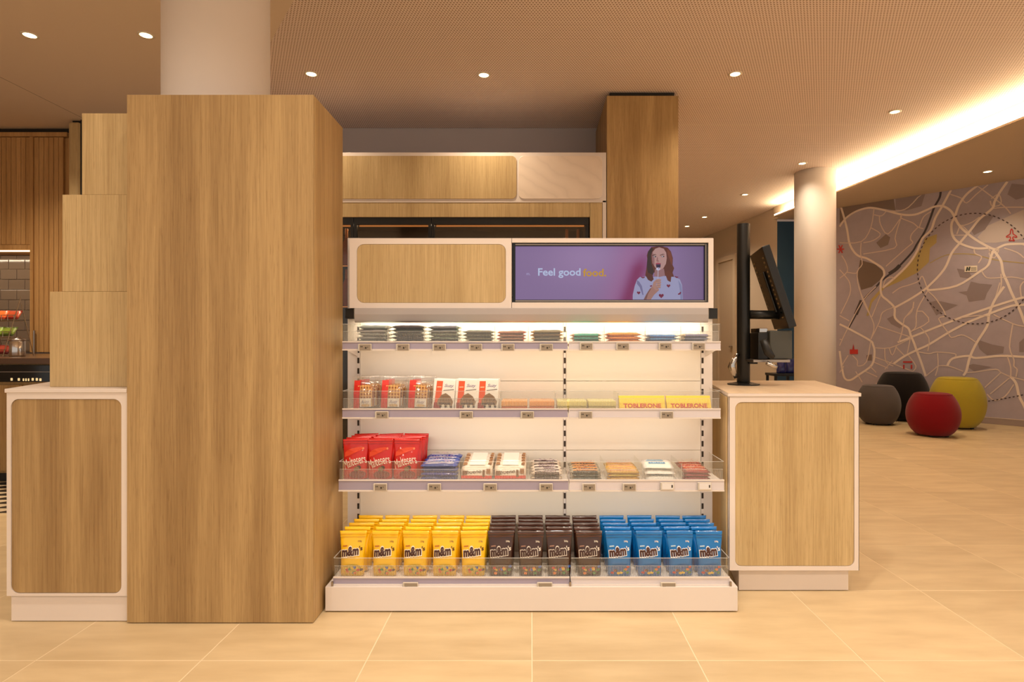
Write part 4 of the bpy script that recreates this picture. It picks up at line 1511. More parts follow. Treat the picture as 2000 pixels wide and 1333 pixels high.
# ------------------------------------------------------------------ candy pouches on the bottom shelf
def pouch(w, h, dep, wtop, seal, seed=0, n=22, rows=11):
    """A stand-up pouch: oval foot, plump body, flat crimped top seal. Front is -y. Returns mesh and its front surface."""
    rnd = random.Random(seed)
    mb = MB()

    def half(z):
        t = z / h
        return (w + (wtop - w) * t) / 2 * (1 - .05 * math.sin(math.pi * t))

    def depth(z):
        t = min(z / (h - seal), 1.0)
        return max(dep / 2 * (1 - t ** 2.2) * (0.82 + .5 * t * (1 - t) * 1.6), .0012)
    zs = [0, .004] + [h * q / rows for q in range(1, rows)] + [h - seal, h - seal * .45, h]
    zs = sorted(zs)
    vv = []
    for z in zs:
        hw, dp = half(z), depth(z)
        if z == 0:
            hw, dp = hw * .94, dp * .8
        for k in range(n):
            a = 2 * math.pi * k / n
            ca, sa = math.cos(a), math.sin(a)
            x = hw * math.copysign(abs(ca) ** .75, ca)
            y = dp * math.copysign(abs(sa) ** .8, sa)
            wob = noise.noise(Vector((x * 42 + seed, z * 46, y * 10))) * .0034 * (1 if z > .01 else 0)
            vv.append((x, y + wob, z))
    ff = [tuple(reversed(range(n)))]
    for i in range(len(zs) - 1):
        for k in range(n):
            ff.append((i * n + k, i * n + (k + 1) % n, (i + 1) * n + (k + 1) % n, (i + 1) * n + k))
    ff.append(tuple(range((len(zs) - 1) * n, len(zs) * n)))
    mb.add(vv, ff)

    def surf(x, z, eps=.0022):
        hw, dp = half(z), depth(z)
        q = min(abs(x) / hw, .999) ** (1 / .75)
        sa = math.sqrt(max(0, 1 - q * q))
        wob = noise.noise(Vector((x * 42 + seed, z * 46, -dp * sa ** .8 * 10))) * .0034
        return (x, -dp * sa ** .8 + wob - eps, z)
    return mb, surf


def art_poly(mb, pts, surf, col, eps):
    c = (sum(p[0] for p in pts) / len(pts), sum(p[1] for p in pts) / len(pts))
    v = [surf(c[0], c[1], eps)] + [surf(x, z, eps) for x, z in pts]
    n_ = len(pts)
    mb.add(v, [(0, 1 + i, 1 + (i + 1) % n_) for i in range(n_)], col)


PW, PH, PD = .101, .190, .054
cand = [(200, 40, 36), (56, 130, 60), (40, 90, 180), (232, 190, 40), (224, 120, 36), (92, 54, 34)]


def candy_pouch(name_c, body, sealc, letter, outline, label, seed):
    t = thing('candy_pouch', label, 'candy pouch', (0, 0, 0), '%s candy pouches on the bottom shelf' % name_c)
    mb, surf = pouch(PW, PH, PD, .117, .026, seed)
    mk('pouch_body', mb, mat('%s_pouch_foil' % name_c, body, 0.26, coat=.5), t, smooth=True)
    sl_ = MB()
    for zz__, th_ in ((PH - .024, .002), (PH - .012, .002)):
        sl_.box(-.056, .056, -.0042, .0042, zz__, zz__ + th_)
    mk('top_seal', sl_, mat('%s_seal_foil' % name_c, sealc, 0.3, coat=.3), t)
    art_ = MB()
    s1 = lambda x, z: surf(x, z, .0030)
    s2 = lambda x, z: surf(x, z, .0040)
    s0 = lambda x, z: surf(x, z, .0022)
    rnd = random.Random(seed)
    art_poly(art_, ell(.004, .034, .038, .020, 20), surf, {'yellow': (206, 176, 40), 'brown': (86, 58, 46), 'blue': (34, 92, 158)}[name_c], .0018)
    for q in range(11):
        cx_, cz_ = rnd.uniform(-.034, .042), rnd.uniform(.016, .044)
        art_poly(art_, ell(cx_, cz_, .0075, .0055, 10), surf, cand[q % 6], .0022 + .00012 * q)
    put_text(art_, 'm&m', -.008, .106, s1, outline, width=.080, height=.046, shear=.12, bold=.075, tilt=7)
    put_text(art_, 'm&m', -.008, .106, s2, letter, width=.075, height=.038, shear=.12, bold=.05, tilt=7)
    put_text(art_, "'s", .0375, .1185, s1, outline if name_c != 'yellow' else letter, width=.013, height=.02, shear=.12, bold=.03, tilt=7)
    put_text(art_, '230g', .030, .146, s1, (250, 240, 220) if name_c != 'yellow' else (120, 70, 30), width=.017, bold=.01)
    art_poly(art_, [(-.042, .124), (-.022, .126), (-.022, .131), (-.042, .129)], surf, {'yellow': (190, 110, 30), 'brown': (150, 110, 90), 'blue': (170, 200, 220)}[name_c], .0028)
    mk('pouch_print', art_, PRINT, t)
    return t


def bare(sn):
    """The same pouch without the print on its hidden front."""
    return (sn[0], [c for c in sn[1] if not c[0].name.startswith('pouch_print')])


protos = {}
for nc, body, sealc, let, outl in (('yellow', (246, 196, 18), (250, 210, 50), (70, 34, 22), (248, 240, 220)), ('brown', (62, 34, 24), (104, 58, 40), (62, 34, 24), (226, 214, 200)),
                                   ('blue', (10, 112, 186), (24, 140, 212), (70, 34, 24), (238, 240, 244))):
    protos[nc] = candy_pouch(nc, body, sealc, let, outl, 'x', {'yellow': 3, 'brown': 11, 'blue': 23}[nc])
used = set()
snaps = {k: snapshot(v) for k, v in protos.items()}
ZD = .1345
for nc, cols in (('yellow', (688, 752, 811, 869, 925)), ('brown', (979, 1036, 1093, 1150)), ('blue', (1209, 1269, 1329, 1385))):
    for ci, px in enumerate(cols):
        for rw in range(5):
            y = 2.566 + rw * .0565
            x = X(px, 2.566) + random.uniform(-.002, .002)
            if nc == 'yellow' and ci == 0:
                x += .014 * rw / 4
            lab = '%s candy pouch, %s from the left among the %s, %s' % (nc, ORD[ci], nc, ('front row' if rw == 0 else '%s row from the front' % ORD[rw]))
            rot = (math.radians(-2.5 - random.uniform(0, 2)), 0, random.uniform(-.05, .05))
            loc = (x, y, ZD + .0035)
            if nc not in used:
                used.add(nc)
                o = protos[nc]
                o.location = loc
                o.rotation_euler = rot
                o['label'] = lab
            else:
                copy_tree(snaps[nc] if rw == 0 else bare(snaps[nc]), loc, rot, lab)

# ------------------------------------------------------------------ third shelf
ZCs = .5345
rp = thing('red_candy_pouch', 'x', 'candy pouch', (0, 0, 0), 'red candy pouches on the third shelf')
mb, rsurf = pouch(.110, .178, .050, .116, .02, 41)
mk('pouch_body', mb, mat('red_pouch_foil', (196, 24, 20), 0.26, coat=.5), rp, smooth=True)
mk('top_seal', MB().box(-.056, .056, -.0042, .0042, .160, .163).box(-.056, .056, -.0042, .0042, .170, .172), mat('red_seal_foil', (224, 52, 36), .3, coat=.3), rp)
ra = MB()
art_poly(ra, [(-.046, .100), (-.03, .104), (.0, .118), (.03, .132), (.036, .142), (.0, .140), (-.03, .132), (-.046, .120)], rsurf, (214, 66, 30), .0018)
art_poly(ra, ell(.012, .022, .036, .018, 16), rsurf, (126, 16, 16), .0018)
art_poly(ra, ell(.008, .047, .0115, .0105, 14), rsurf, (128, 92, 56), .0024)
art_poly(ra, ell(.017, .053, .010, .009, 14), rsurf, (60, 30, 22), .0022)
art_poly(ra, ell(.034, .136, .005, .005, 10), rsurf, (236, 140, 100), .0024)
put_text(ra, 'Maltesers', 0, .076, lambda x, z: rsurf(x, z, .0034), (238, 222, 206), width=.098, height=.040, bold=.0, tilt=17, arch=.008)
mk('pouch_print', ra, PRINT, rp)
rs = snapshot(rp)
fst = True
for ci, px in enumerate((694, 744, 793)):
    for rw in range(4):
        loc = (X(px, 2.652) + .004 * rw + random.uniform(-.003, .003), 2.652 + rw * .052, ZCs + .0035)
        rot = (math.radians(-3 - random.uniform(0, 3)), math.radians(random.uniform(-2, 2) - (3 if rw == 3 and ci == 1 else 0)), random.uniform(-.06, .06))
        lab = 'red candy pouch, %s column from the left, %s' % (ORD[ci], 'front row' if rw == 0 else '%s row from the front' % ORD[rw])
        if fst:
            fst = False
            rp.location, rp.rotation_euler = loc, rot
            rp['label'] = lab
        else:
            copy_tree(rs if rw == 0 else bare(rs), loc, rot, lab)


def stack(name, px0, px1, df, zbase, layers, rows, dep, hgt, cmain, cend, ctop, desc, cat, group, tilt=0.0, ends=.14, skip_label_rows=False, art_fn=None, grow=0, y0=None):
    """Packs lying in a heap: `layers` high, `rows` deep; every pack an object of its own."""
    w = X(px1, df) - X(px0, df)
    xc = (X(px0, df) + X(px1, df)) / 2
    for rw in range(rows):
        for ly in range(layers + (grow if rw else 0)):
            if rw and ly < layers - 1:
                continue                                   # wholly hidden behind the front of the heap
            cm_ = tuple(max(0, min(255, q + random.randint(-10, 10))) for q in cmain)
            mb_ = pillow(w * .97, dep * 1.02, hgt * 1.06, cm_, cend, ctop, seed=random.randint(0, 9999), ends=ends)
            where = ('%s from the bottom' % ORD[ly]) if rows == 1 else ('%s, %s from the bottom' % ('front' if rw == 0 else '%s row' % ORD[rw], ORD[ly]))
            z = zbase + .001 + ly * hgt
            loc = (xc + random.uniform(-.002, .002), (y0 or df) + .03 + rw * dep, z + (rw * dep * math.tan(tilt) if rw else 0))
            o = mk(name, mb_, FOIL, smooth=True, label='%s, %s' % (desc, where), cat=cat, group=group)
            o.location = loc
            o.rotation_euler = (random.uniform(-.02, .02), random.uniform(-.015, .015), random.uniform(-.025, .025))
            if art_fn:
                art_fn(o, w, dep, hgt, rw, ly)
            if rw and ly < layers - 1 + grow:
                pass


def patch(mb, w, d, z, rects):
    for i, (a, b, c, e_, col) in enumerate(rects):
        zz__ = z + .0004 * (i + 1)
        mb.poly([(a * w / 2, b * d / 2, zz__), (c * w / 2, b * d / 2, zz__), (c * w / 2, e_ * d / 2, zz__), (a * w / 2, e_ * d / 2, zz__)], col)


def child_art(o, mb):
    me = bpy.data.meshes.new('pack_print')
    me.from_pydata(mb.v, [], mb.f)
    ca = me.color_attributes.new('Col', 'FLOAT_COLOR', 'CORNER')
    flat = []
    for poly, c in zip(me.polygons, mb.c):
        flat += list(lin(c)) * poly.loop_total
    ca.data.foreach_set('color', flat)
    me.materials.append(PRINT)
    c_ = bpy.data.objects.new('pack_print', me)
    C.objects.link(c_)
    c_.parent = o


def scribble(cols, rows_, seed, x0=-.7, x1=.7):
    def fn(o, w, d, h, rw, ly):
        rnd = random.Random(seed * 13 + rw)
        mb_ = MB()
        rects = []
        for r_ in range(rows_):
            b = -.62 + 1.24 * r_ / rows_
            x = x0
            while x < x1:
                q = rnd.uniform(.05, .16)
                rects.append((x, b, min(x + q, x1), b + 1.24 / rows_ * .6, rnd.choice(cols)))
                x += q + rnd.uniform(.03, .09)
        patch(mb_, w, d, h * 1.03, rects)
        child_art(o, mb_)
    return fn


ZC3 = ZCs
stack('snack_bar', 820, 894, 2.62, ZC3, 4, 4, .052, .0185, (44, 66, 148), (60, 84, 176), (196, 196, 220), 'blue and white snack bar in the blue heap', 'snack bar', 'blue snack bars on the third shelf', .06,
      art_fn=scribble([(230, 226, 240), (180, 170, 200), (210, 160, 190)], 2, 1))
# leaning white bars with red foot and brown lettering
for ci, (pa, pb) in enumerate(((900, 962), (965, 1028))):
    w = X(pb, 2.625) - X(pa, 2.625)
    xc = (X(pa, 2.625) + X(pb, 2.625)) / 2
    for rw in range(5):
        mb_ = pillow(w * .98, .058, .016, (238, 226, 212), (228, 208, 190), None, seed=50 + rw + ci * 9, ends=.06)
        o = mk('chocolate_bar', mb_, FOIL, smooth=True, label='white chocolate bar with brown lettering, %s stack, %s' % (('left', 'right')[ci], 'leaning at the front' if rw == 0 else '%s from the front' % ORD[rw]),
               cat='chocolate bar', group='white chocolate bars on the third shelf')
        a = MB()
        rects = [(-.96, -.85, .96, -.38, (206, 52, 40)), (-.9, -.3, -.62, .35, (120, 74, 40)), (.36, -.6, .52, .5, (112, 70, 36)), (.6, -.1, .86, .7, (150, 96, 50))]
        if rw:
            rects = [(-.92, -.6, -.66, .2, (150, 104, 66)), (-.9, .3, -.7, .7, (190, 150, 110)), (.68, -.5, .9, .1, (130, 84, 48)), (.74, .2, .92, .7, (170, 120, 70)), (-.5, -.7, .5, .8, (250, 244, 236))]
        patch(a, w, .058, .0168, rects)
        if rw == 0:
            put_text(a, 'bueno', -.012, .006, lambda x, z: (x, z, .0186), (70, 40, 30), width=.066, height=.017, shear=.2, bold=.01, tilt=6)
        child_art(o, a)
        ang_ = math.radians(62 if rw == 0 else 14)
        o.rotation_euler = (ang_, random.uniform(-.01, .01), random.uniform(-.02, .02))
        o.location = (xc, 2.640 if rw == 0 else 2.690 + (rw - 1) * .045, ZC3 + (.027 if rw == 0 else .046 + .004 * rw))
        if rw:
            # bar that carries it
            o2 = mk('chocolate_bar', mb_, FOIL, smooth=True, label='white chocolate bar lying under the %s one of the %s stack' % (ORD[rw], ('left', 'right')[ci]), cat='chocolate bar', group='white chocolate bars on the third shelf')
            o2.location = (xc, 2.692 + (rw - 1) * .045, ZC3 + .012 + .001 * rw)
            o2.rotation_euler = (.2, 0, 0)
stack('chocolate_bar', 1036, 1100, 2.62, ZC3, 2, 5, .042, .0185, (56, 30, 28), (214, 196, 180), (226, 214, 210), 'dark chocolate bar with white striped top', 'chocolate bar', 'dark chocolate bars on the third shelf', .1, ends=.06,
      art_fn=scribble([(150, 116, 160), (120, 90, 130), (240, 230, 230)], 2, 3, -.45, .55), grow=0)
stack('nut_bar', 1113, 1176, 2.62, ZC3, 3, 4, .046, .0145, (44, 46, 46), (150, 140, 122), (220, 150, 74), 'orange and grey nut bar in its tray', 'snack bar', 'orange nut bars on the third shelf', .03, ends=.12,
      art_fn=scribble([(230, 150, 60), (200, 90, 50), (236, 180, 110)], 2, 5, -.55, .8))
stack('nut_bar', 1186, 1251, 2.62, ZC3, 3, 4, .046, .0140, (206, 168, 70), (196, 150, 40), (224, 176, 130), 'yellow and pink nut bar in its tray', 'snack bar', 'yellow nut bars on the third shelf', .03, ends=.09,
      art_fn=scribble([(220, 150, 120), (236, 190, 140), (200, 130, 110)], 3, 6, -.8, .75))
# white bags with blue lettering
for k in range(3):
    w = X(1322, 2.63) - X(1262, 2.63)
    mb_ = pillow(w, .115, .020, (232, 230, 226), (214, 212, 210), None, seed=80 + k)
    o = mk('candy_bag', mb_, FOIL, smooth=True, label='white candy bag with blue lettering, %s of the pile on the third shelf' % ('top', 'middle', 'bottom')[2 - k if k != 1 else 1], cat='candy bag', group='white candy bags on the third shelf')
    o['label'] = 'white candy bag with blue lettering, %s of the pile on the third shelf' % ('bottom', 'middle', 'top')[k]
    a = MB()
    patch(a, w, .115, .0208, [(-.6, -.5, .5, -.1, (150, 196, 222)), (-.7, .15, .45, .3, (120, 170, 206)), (-.6, .4, .4, .5, (150, 186, 210))])
    for q in range(7):
        a.poly([(x, z, .0226) for x, z in ell(-.036 + .011 * q, -.017 + .002 * (q % 2), .0042, .007, 8)], ((46, 112, 178), (110, 168, 210))[q % 3 == 2])
    child_art(o, a)
    o.location = (X(1293, 2.63) - .003 * k, 2.692 + .012 * k, ZC3 + .001 + .023 * k)
    o.rotation_euler = (.13, 0, -.02)
stack('chocolate_bar', 1336, 1390, 2.62, ZC3, 3, 4, .046, .0145, (150, 28, 32), (120, 22, 26), (196, 84, 52), 'red and gold chocolate bar at the right end', 'chocolate bar', 'red chocolate bars on the third shelf', .05, ends=.08,
      art_fn=scribble([(236, 190, 150), (220, 110, 60), (240, 214, 180)], 3, 8, -.8, .8))

# ------------------------------------------------------------------ second shelf
ZB = .8435
wf_m = mat('waffle', (246, 190, 96), 0.6, grain=.3, gscale=120)
wf_d = mat('waffle_pit', (186, 116, 46), 0.7)
wb_ = thing('waffle_bag', 'x', 'waffle bag', (0, 0, 0), 'clear waffle bags on the second shelf')
BW, BH = .104, .150
fm, fsurf = pouch(BW, BH, .05, .112, .014, 61)
mk('clear_film', fm, FILM, wb_, smooth=True)
wfl = MB()
for k in range(4):
    wfl.slab([(-.03, .014), (.040, .014), (.040, .085), (.032, .102), (.018, .110), (-.012, .110), (-.026, .098), (-.03, .085)], -.0085 + .008 * k, -.0015 + .008 * k)
gridm = MB()
for q in range(6):
    xg = -.030 + q * .0132
    gridm.box(xg, xg + .004, -.0125, -.009, .014, (.088, .107, .111, .111, .106, .088)[q])
for q in range(7):
    zg = .014 + q * .015
    gridm.box((-.030, -.030, -.030, -.030, -.030, -.030, -.024)[q], (.040, .040, .040, .040, .040, .040, .030)[q], -.0127, -.009, zg, zg + .004)
mk('waffle_stack', wfl, wf_d, wb_)
mk('waffle_grid', gridm, wf_m, wb_)
wa = MB()


def wsf(e_):
    return lambda x, z: fsurf(x, z, e_)


for q in range(6):
    z0, z1 = .006 + q * .021, .027 + q * .021
    for s0, s1 in ((-.043, -.0285), (-.0285, -.014)):
        wa.add([fsurf(s0, z0, .0026), fsurf(s1, z0, .0026), fsurf(s1, z1, .0026), fsurf(s0, z1, .0026)], [(0, 1, 2, 3)], (206, 40, 30))
for s0, s1 in ((-.012, .014), (.014, .038)):
    wa.add([fsurf(s0, .012, .0026), fsurf(s1, .012, .0026), fsurf(s1, .05, .0026), fsurf(s0, .05, .0026)], [(0, 1, 2, 3)], (232, 226, 222))
put_text(wa, 'Suzy', .013, .034, wsf(.0034), (96, 84, 130), width=.036, height=.015, shear=.35)
art_poly(wa, ell(.014, .019, .02, .006, 12), fsurf, (214, 184, 140), .0036)
mk('bag_print', wa, PRINT, wb_)
wsn = snapshot(wb_)
fst = True
for ci, px in enumerate((711, 763, 816)):
    for rw in range(3):
        loc = (X(px, 2.69) + .006 * rw * (1 if ci < 1 else .3), 2.692 + rw * .052, ZB + .003)
        rot = (math.radians(-3 - 2 * (ci == 1)), math.radians((-1, 2, 3)[ci]), (-.05, .12, .06)[ci])
        lab = 'clear bag of waffles with a red stripe, %s column, %s' % (ORD[ci], 'front row' if rw == 0 else '%s row from the front' % ORD[rw])
        if fst:
            fst = False
            wb_.location, wb_.rotation_euler = loc, rot
            wb_['label'] = lab
        else:
            copy_tree(wsn, loc, rot, lab)

# white boxes of dark waffles
wx = thing('waffle_carton', 'x', 'carton', (0, 0, 0), 'white and orange cartons on the second shelf')
CW, CH = .100, .138
mk('carton_body', MB().box(-CW / 2, CW / 2, -.014, .014, 0, CH), mat('white_carton', (242, 236, 230), .4, coat=.2), wx, bevel=.003)
ca_ = MB()
fsf = lambda e_: (lambda x, z: (x, -.014 - e_, z))
flat = lambda x, z, e_: (x, -.014 - e_, z)
ca_.add([flat(-.040, .030, .001), flat(-.012, .030, .001), flat(-.008, .128, .001), flat(-.036, .128, .001)], [(0, 1, 2, 3)], (226, 92, 52))
ca_.add([flat(-.044, .004, .001), flat(-.010, .004, .001), flat(-.012, .030, .001), flat(-.043, .030, .001)], [(0, 1, 2, 3)], (150, 26, 24))
art_poly(ca_, [(-.028, .018), (.040, .018), (.044, .036), (.030, .060), (.008, .074), (-.012, .064), (-.026, .042)], flat, (140, 106, 72), .0013)
art_poly(ca_, [(-.024, .022), (.036, .022), (.032, .032), (-.022, .030)], flat, (70, 44, 30), .0016)
for q in range(5):
    art_poly(ca_, ell(-.012 + .012 * q, .013 + .004 * (q % 2), .006, .005, 8), flat, ((58, 34, 24), (236, 228, 210))[q % 2], .0018 + .0001 * q)
for q in range(3):
    art_poly(ca_, [(-.018 + .004 * q, .038 + .009 * q), (.036 - .006 * q, .040 + .009 * q), (.035 - .006 * q, .0425 + .009 * q), (-.018 + .004 * q, .0405 + .009 * q)], flat, (104, 74, 48), .0017)
ca_.add([flat(-.004, .084, .001), flat(.044, .090, .001), flat(.044, .0935, .001), flat(-.003, .087, .001)], [(0, 1, 2, 3)], (120, 120, 116))
put_text(ca_, 'Suzy', .021, .107, fsf(.0012), (104, 92, 142), width=.042, height=.017, shear=.35)
art_poly(ca_, [(-.033, .098), (-.014, .099), (-.014, .103), (-.033, .102)], flat, (250, 210, 180), .0014)
mk('carton_print', ca_, PRINT, wx)
xsn = snapshot(wx)
fst = True
for ci, px in enumerate((866, 910, 952)):
    for rw in range(2):
        loc = (X(px, 2.69) + .004 * rw, 2.688 + rw * .05, ZB + .003)
        rot = (math.radians(-6 - 2 * (ci == 0)), math.radians((3, 2, .5)[ci]), (-.02, .03, 0)[ci])
        lab = 'white carton with orange stripe and dark waffle picture, %s column, %s' % (ORD[ci], ('front', 'behind')[rw])
        if fst:
            fst = False
            wx.location, wx.rotation_euler = loc, rot
            wx['label'] = lab
        else:
            copy_tree(xsn, loc, rot, lab)
for k, (pa, pb, c, c2_, lab) in enumerate(((979, 1030, (232, 166, 96), (200, 104, 56), 'orange flat pack, left one in the clear tray on the second shelf'), (1034, 1083, (232, 160, 92), (204, 108, 60), 'orange flat pack, right one in the clear tray on the second shelf'),
                                          (1088, 1146, (226, 214, 140), (178, 164, 110), 'pale yellow flat pack, left one beside the yellow prism boxes'), (1149, 1203, (226, 214, 144), (180, 166, 112), 'pale yellow flat pack, right one beside the yellow prism boxes'))):
    w = X(pb, 2.68) - X(pa, 2.68)
    hgt = .042
    xc = (X(pa, 2.68) + X(pb, 2.68)) / 2
    mb_ = MB()
    mb_.box(-w / 2, w / 2, -.06, .06, 0, hgt * .38, c2_)
    mb_.box(-w / 2, w / 2, -.06, .06, hgt * .38, hgt, c)
    o = mk('flat_pack', mb_, FOIL, label=lab, cat='pack', group='flat packs on the second shelf', bevel=.004)
    o.location = (xc, 2.735, ZB + .001)
for k, (pa, pb) in enumerate(((1210, 1300), (1303, 1390))):
    x0, x1 = X(pa, 2.675), X(pb, 2.675)
    t = thing('prism_box', 'yellow triangular chocolate box with red lettering, %s one' % ('left', 'right')[k], 'chocolate box', ((x0 + x1) / 2, 2.70, ZB + .001), 'yellow prism boxes on the second shelf')
    pb_ = MB()
    tri_ = [(2.672, ZB + .001), (2.742, ZB + .001), (2.712, ZB + .064), (2.702, ZB + .064)]
    v = [(x0, y, z) for y, z in tri_] + [(x1, y, z) for y, z in tri_]
    pb_.add(v, [(0, 1, 2, 3)[::-1], (4, 5, 6, 7), (0, 4, 7, 3)[::-1][::-1], (1, 2, 6, 5), (0, 1, 5, 4), (3, 7, 6, 2)])
    mk('box_body', pb_, mat('yellow_carton', (244, 208, 44), .4, coat=.2), t, bevel=.001)
    tm = MB()
    xa, za = (x0 + x1) / 2, .0

    def psurf(x, z):
        fz = z / .063
        return (x, 2.672 + .030 * fz - .0008, ZB + .001 + z)
    put_text(tm, 'TOBLERONE', xa, .0195, psurf, (196, 34, 16), width=(x1 - x0) * .82, height=.019, bold=.035)
    mk('box_print', tm, PRINT, t)

# ------------------------------------------------------------------ top shelf: ten heaps of flow packs
ZA = 1.1465
for k, (pa, pb, ly, hg, c, ce, ct, nm) in enumerate((
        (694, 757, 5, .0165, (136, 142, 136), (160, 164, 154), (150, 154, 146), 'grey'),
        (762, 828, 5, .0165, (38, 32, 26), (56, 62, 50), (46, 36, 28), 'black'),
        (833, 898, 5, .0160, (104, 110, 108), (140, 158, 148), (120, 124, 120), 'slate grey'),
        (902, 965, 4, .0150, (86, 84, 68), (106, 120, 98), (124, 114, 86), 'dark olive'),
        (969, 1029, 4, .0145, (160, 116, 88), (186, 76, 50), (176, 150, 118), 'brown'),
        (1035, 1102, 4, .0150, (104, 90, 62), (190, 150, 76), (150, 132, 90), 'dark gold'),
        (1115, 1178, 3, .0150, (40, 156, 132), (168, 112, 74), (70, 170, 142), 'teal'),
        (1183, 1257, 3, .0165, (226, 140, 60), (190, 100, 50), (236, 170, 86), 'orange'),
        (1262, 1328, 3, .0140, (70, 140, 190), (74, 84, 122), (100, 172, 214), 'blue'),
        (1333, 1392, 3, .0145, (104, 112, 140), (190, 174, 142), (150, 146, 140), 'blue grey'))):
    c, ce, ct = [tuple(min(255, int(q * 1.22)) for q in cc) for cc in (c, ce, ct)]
    stack('snack_pack', pa, pb, 2.675, ZA, ly, 1, .125, hg, c, ce, ct, '%s pack, %s heap on the top shelf' % (nm, ORD[k]), 'snack pack', 'packs heaped on the top shelf', ends=.1, y0=2.715)

# ------------------------------------------------------------------ checkout terminal on the right counter
DPO = 3.196
pos = thing('checkout_stand', 'black pole stand with a tilted monitor on the right counter', 'monitor stand', (X(1452, DPO), DPO, zr))
xp = X(1452, DPO)
mk('base_plate', MB().lathe([(.084, zr + .001), (.084, zr + .006), (.06, zr + .010), (.045, zr + .014)], xp, DPO, 40), BLACK_METAL, pos, smooth=False)
mk('pole', MB().lathe([(.034, zr + .0145), (.034, Z(438, DPO))], xp, DPO, 36), BLACK_METAL, pos, smooth=True, bevel=.002)
za_ = Z(615, DPO)
mk('arm', MB().tube([(xp + .03, DPO - .01, za_), (xp + .12, DPO - .02, za_ - .002), (xp + .235, DPO - .01, za_ - .004)], .024, 16), BLACK_METAL, pos, smooth=True)
hv = Vector((.316, 0, -.949))
nv = Vector((.949, 0, .316))
wv = Vector((.18, .984, 0)).normalized()
B0 = Vector((X(1488, 3.03), 3.03, Z(482, 3.03)))


def mslab(mb, o, a, la, b, lb, c, lc_):
    pts = []
    for k_ in (0, 1):
        for j_ in (0, 1):
            for i_ in (0, 1):
                pts.append(o + a * (la * i_) + b * (lb * j_) + c * (lc_ * k_))
    mb.add(pts, [(0, 2, 3, 1), (4, 5, 7, 6), (0, 1, 5, 4), (2, 6, 7, 3), (0, 4, 6, 2), (1, 3, 7, 5)])


LH, LW, LT_ = .445, .34, .042
mon = MB()
mslab(mon, B0, hv, LH, wv, LW, nv, LT_)
mo = mk('monitor', mon, BLACK, pos, bevel=.004)
msc = MB()
mslab(msc, B0 + nv * (LT_ + .0004) + hv * .015 + wv * .015, hv, LH - .03, wv, LW - .03, nv, .001)
mk('monitor_screen', msc, BLACK_GLOSS, mo)
for q in range(14):
    vt = MB()
    for s_w in (.03, LW - .07):
        mslab(vt, B0 - nv * .0015 + hv * (.05 + q * .025) + wv * s_w, hv, .010, wv, .04, nv, .0012)
    mk('vent', vt, BLACK_GLOSS, mo)
mb_ = MB()
mslab(mb_, B0 - nv * .0125 + hv * .12 + wv * .11, hv, .23, wv, .14, nv, .012)
mk('rear_housing', mb_, BLACK, mo, bevel=.006)
tx0, tx1 = X(1466, 3.1), X(1537, 3.1)
tz = Z(704, 3.1)
mk('tray', MB().box(tx0, tx1, 3.06, 3.3, tz - .01, tz + .004), BEZEL, pos, bevel=.002)
mk('tray_bracket', MB().box(xp + .02, tx0 + .06, 3.16, 3.23, tz - .022, tz - .0105), BLACK_METAL, pos)
pr = thing('receipt_printer', 'grey and black receipt printer on the tray under the monitor', 'printer', (X(1518, 3.08), 3.15, tz + .005))
mk('printer_body', MB().box(X(1504, 3.08), X(1548, 3.08), 3.08, 3.24, tz + .005, Z(646, 3.08)), mat('graphite_plastic', (70, 70, 64), .5), pr, bevel=.006)
mk('printer_side', MB().box(X(1484, 3.08), X(1503.6, 3.08), 3.10, 3.24, tz + .005, Z(650, 3.08)), BLACK, pr, bevel=.003)
mk('paper_cover', MB().box(X(1487, 3.08), X(1503, 3.08), 3.105, 3.23, Z(650, 3.08) + .0005, Z(641, 3.08)), CHROME, pr, bevel=.003)
ck = thing('card_terminal', 'silver and black card terminal arm low on the black pole', 'card terminal', (X(1432, 3.16), 3.16, zr + .05))
mk('cradle', MB().tube([(xp - .042, 3.155, Z(692, 3.16)), (X(1431, 3.16), 3.15, Z(706, 3.16)), (X(1427, 3.16), 3.15, Z(716, 3.16)), (X(1437, 3.16), 3.15, Z(738, 3.16))], [.012, .017, .019, .012], 12), CHROME, ck, smooth=True)
mk('keypad', MB().tube([(xp + .040, 3.02, Z(664, 3.02)), (xp + .065, 3.02, Z(690, 3.02)), (xp + .09, 3.02, Z(699, 3.02))], [.020, .022, .012], 12), BLACK, ck, smooth=True)
mk('cable_arm', MB().tube([(xp + .06, 3.03, Z(709, 3.03)), (xp + .11, 3.025, Z(718, 3.03))], .011, 10), CHROME, ck, smooth=True)

# ------------------------------------------------------------------ low table with blue bags beyond the counter
ft = thing('side_table', 'low black table at the far teal wall beside the white column', 'table', (4.2, 9.8, 0))
txa, txb = X(1508, 9.8), X(1556, 9.8)
mk('table_top', MB().box(txa, txb, 9.7, 10.1, .575, .615), BLACK, ft, bevel=.004)
for lx in (txa + .03, txb - .03):
    for ly in (9.73, 10.07):
        mk('leg', MB().box(lx - .018, lx + .018, ly - .018, ly + .018, .003, .5745), BLACK, ft)
blue_f = mat('blue_foil', (26, 34, 110), .25, coat=.4)
for k in range(2):
    mbp, _ = pouch(.15, .24, .1, .14, .03, 90 + k)
    o = mk('blue_bag', mbp, blue_f, smooth=True, label='shiny dark blue bag on the low black table, %s one' % ('left', 'right')[k], cat='bag', group='blue bags on the low table')
    o.location = (X(1526, 9.85) + .17 * k, 9.86 + .05 * k, .617)

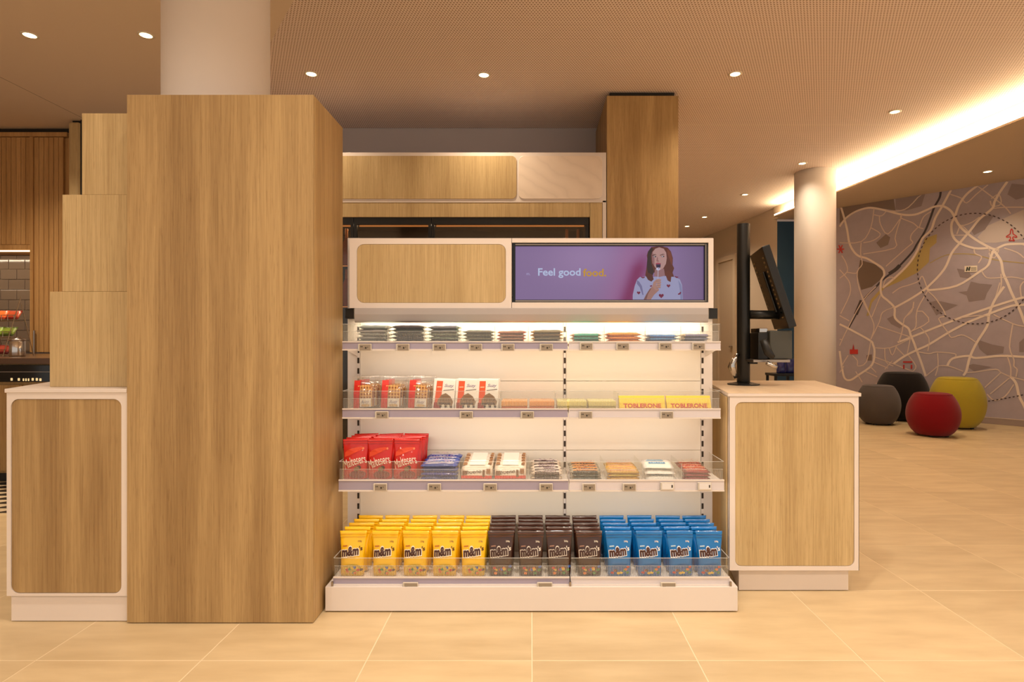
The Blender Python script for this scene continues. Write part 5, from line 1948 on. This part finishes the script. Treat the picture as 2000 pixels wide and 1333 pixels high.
# ------------------------------------------------------------------ poufs in front of the mural
def pouf(name, cx, cy, r, h, col, label):
    t = thing('pouf', label, 'pouf', (cx, cy, 0), 'round fabric poufs by the mural')
    prof = []
    prof_pts = [(.0, .035), (.55, .035), (.66, .055), (.83, .16), (.95, .31), (1.0, .48), (.975, .64), (.89, .79), (.77, .91), (.69, .965), (.62, .988), (.50, .999), (.0, 1.0)]
    for a, b in prof_pts:
        prof.append((max(a * r, .001), b * h))
    out = []
    for i in range(len(prof) - 1):
        for s in range(3):
            p0, p1, p2, p3 = prof[max(i - 1, 0)], prof[i], prof[i + 1], prof[min(i + 2, len(prof) - 1)]
            t_ = s / 3
            q = tuple(0.5 * ((2 * b) + (c - a) * t_ + (2 * a - 5 * b + 4 * c - d) * t_ * t_ + (-a + 3 * b - 3 * c + d) * t_ ** 3) for a, b, c, d in zip(p0, p1, p2, p3))
            out.append((max(q[0], .001), q[1]))
    out.append(prof[-1])
    mk('cushion', MB().lathe(out, cx, cy, 48), fabric('fabric_' + name, col), t, smooth=True)
    rr = [(cx + .685 * r * math.cos(2 * math.pi * k / 40), cy + .685 * r * math.sin(2 * math.pi * k / 40), 0.968 * h) for k in range(41)]
    mk('top_seam', MB().tube(rr, .004, 6, caps=False), bpy.data.materials['fabric_' + name], t, smooth=True)
    for k in range(4):
        a = math.pi / 4 + k * math.pi / 2
        fx, fy = cx + .5 * r * math.cos(a), cy + .5 * r * math.sin(a)
        mk('foot', MB().lathe([(.022, .001), (.026, .034)], fx, fy, 12), BLACK, t)
    return t


pouf('grey', X(1715, 8.2), 8.2, .275, .545, (92, 84, 82), 'grey fabric pouf nearest the white counter')
pouf('black', X(1762, 8.62), 8.62, .345, .70, (32, 26, 24), 'large black fabric pouf behind the grey one')
pouf('red', X(1822, 7.2), 7.2, .285, .525, (132, 14, 24), 'red fabric pouf in front of the others')
pouf('yellow', X(1869, 7.85), 7.85, .322, .675, (186, 166, 52), 'large mustard yellow fabric pouf behind the red one')
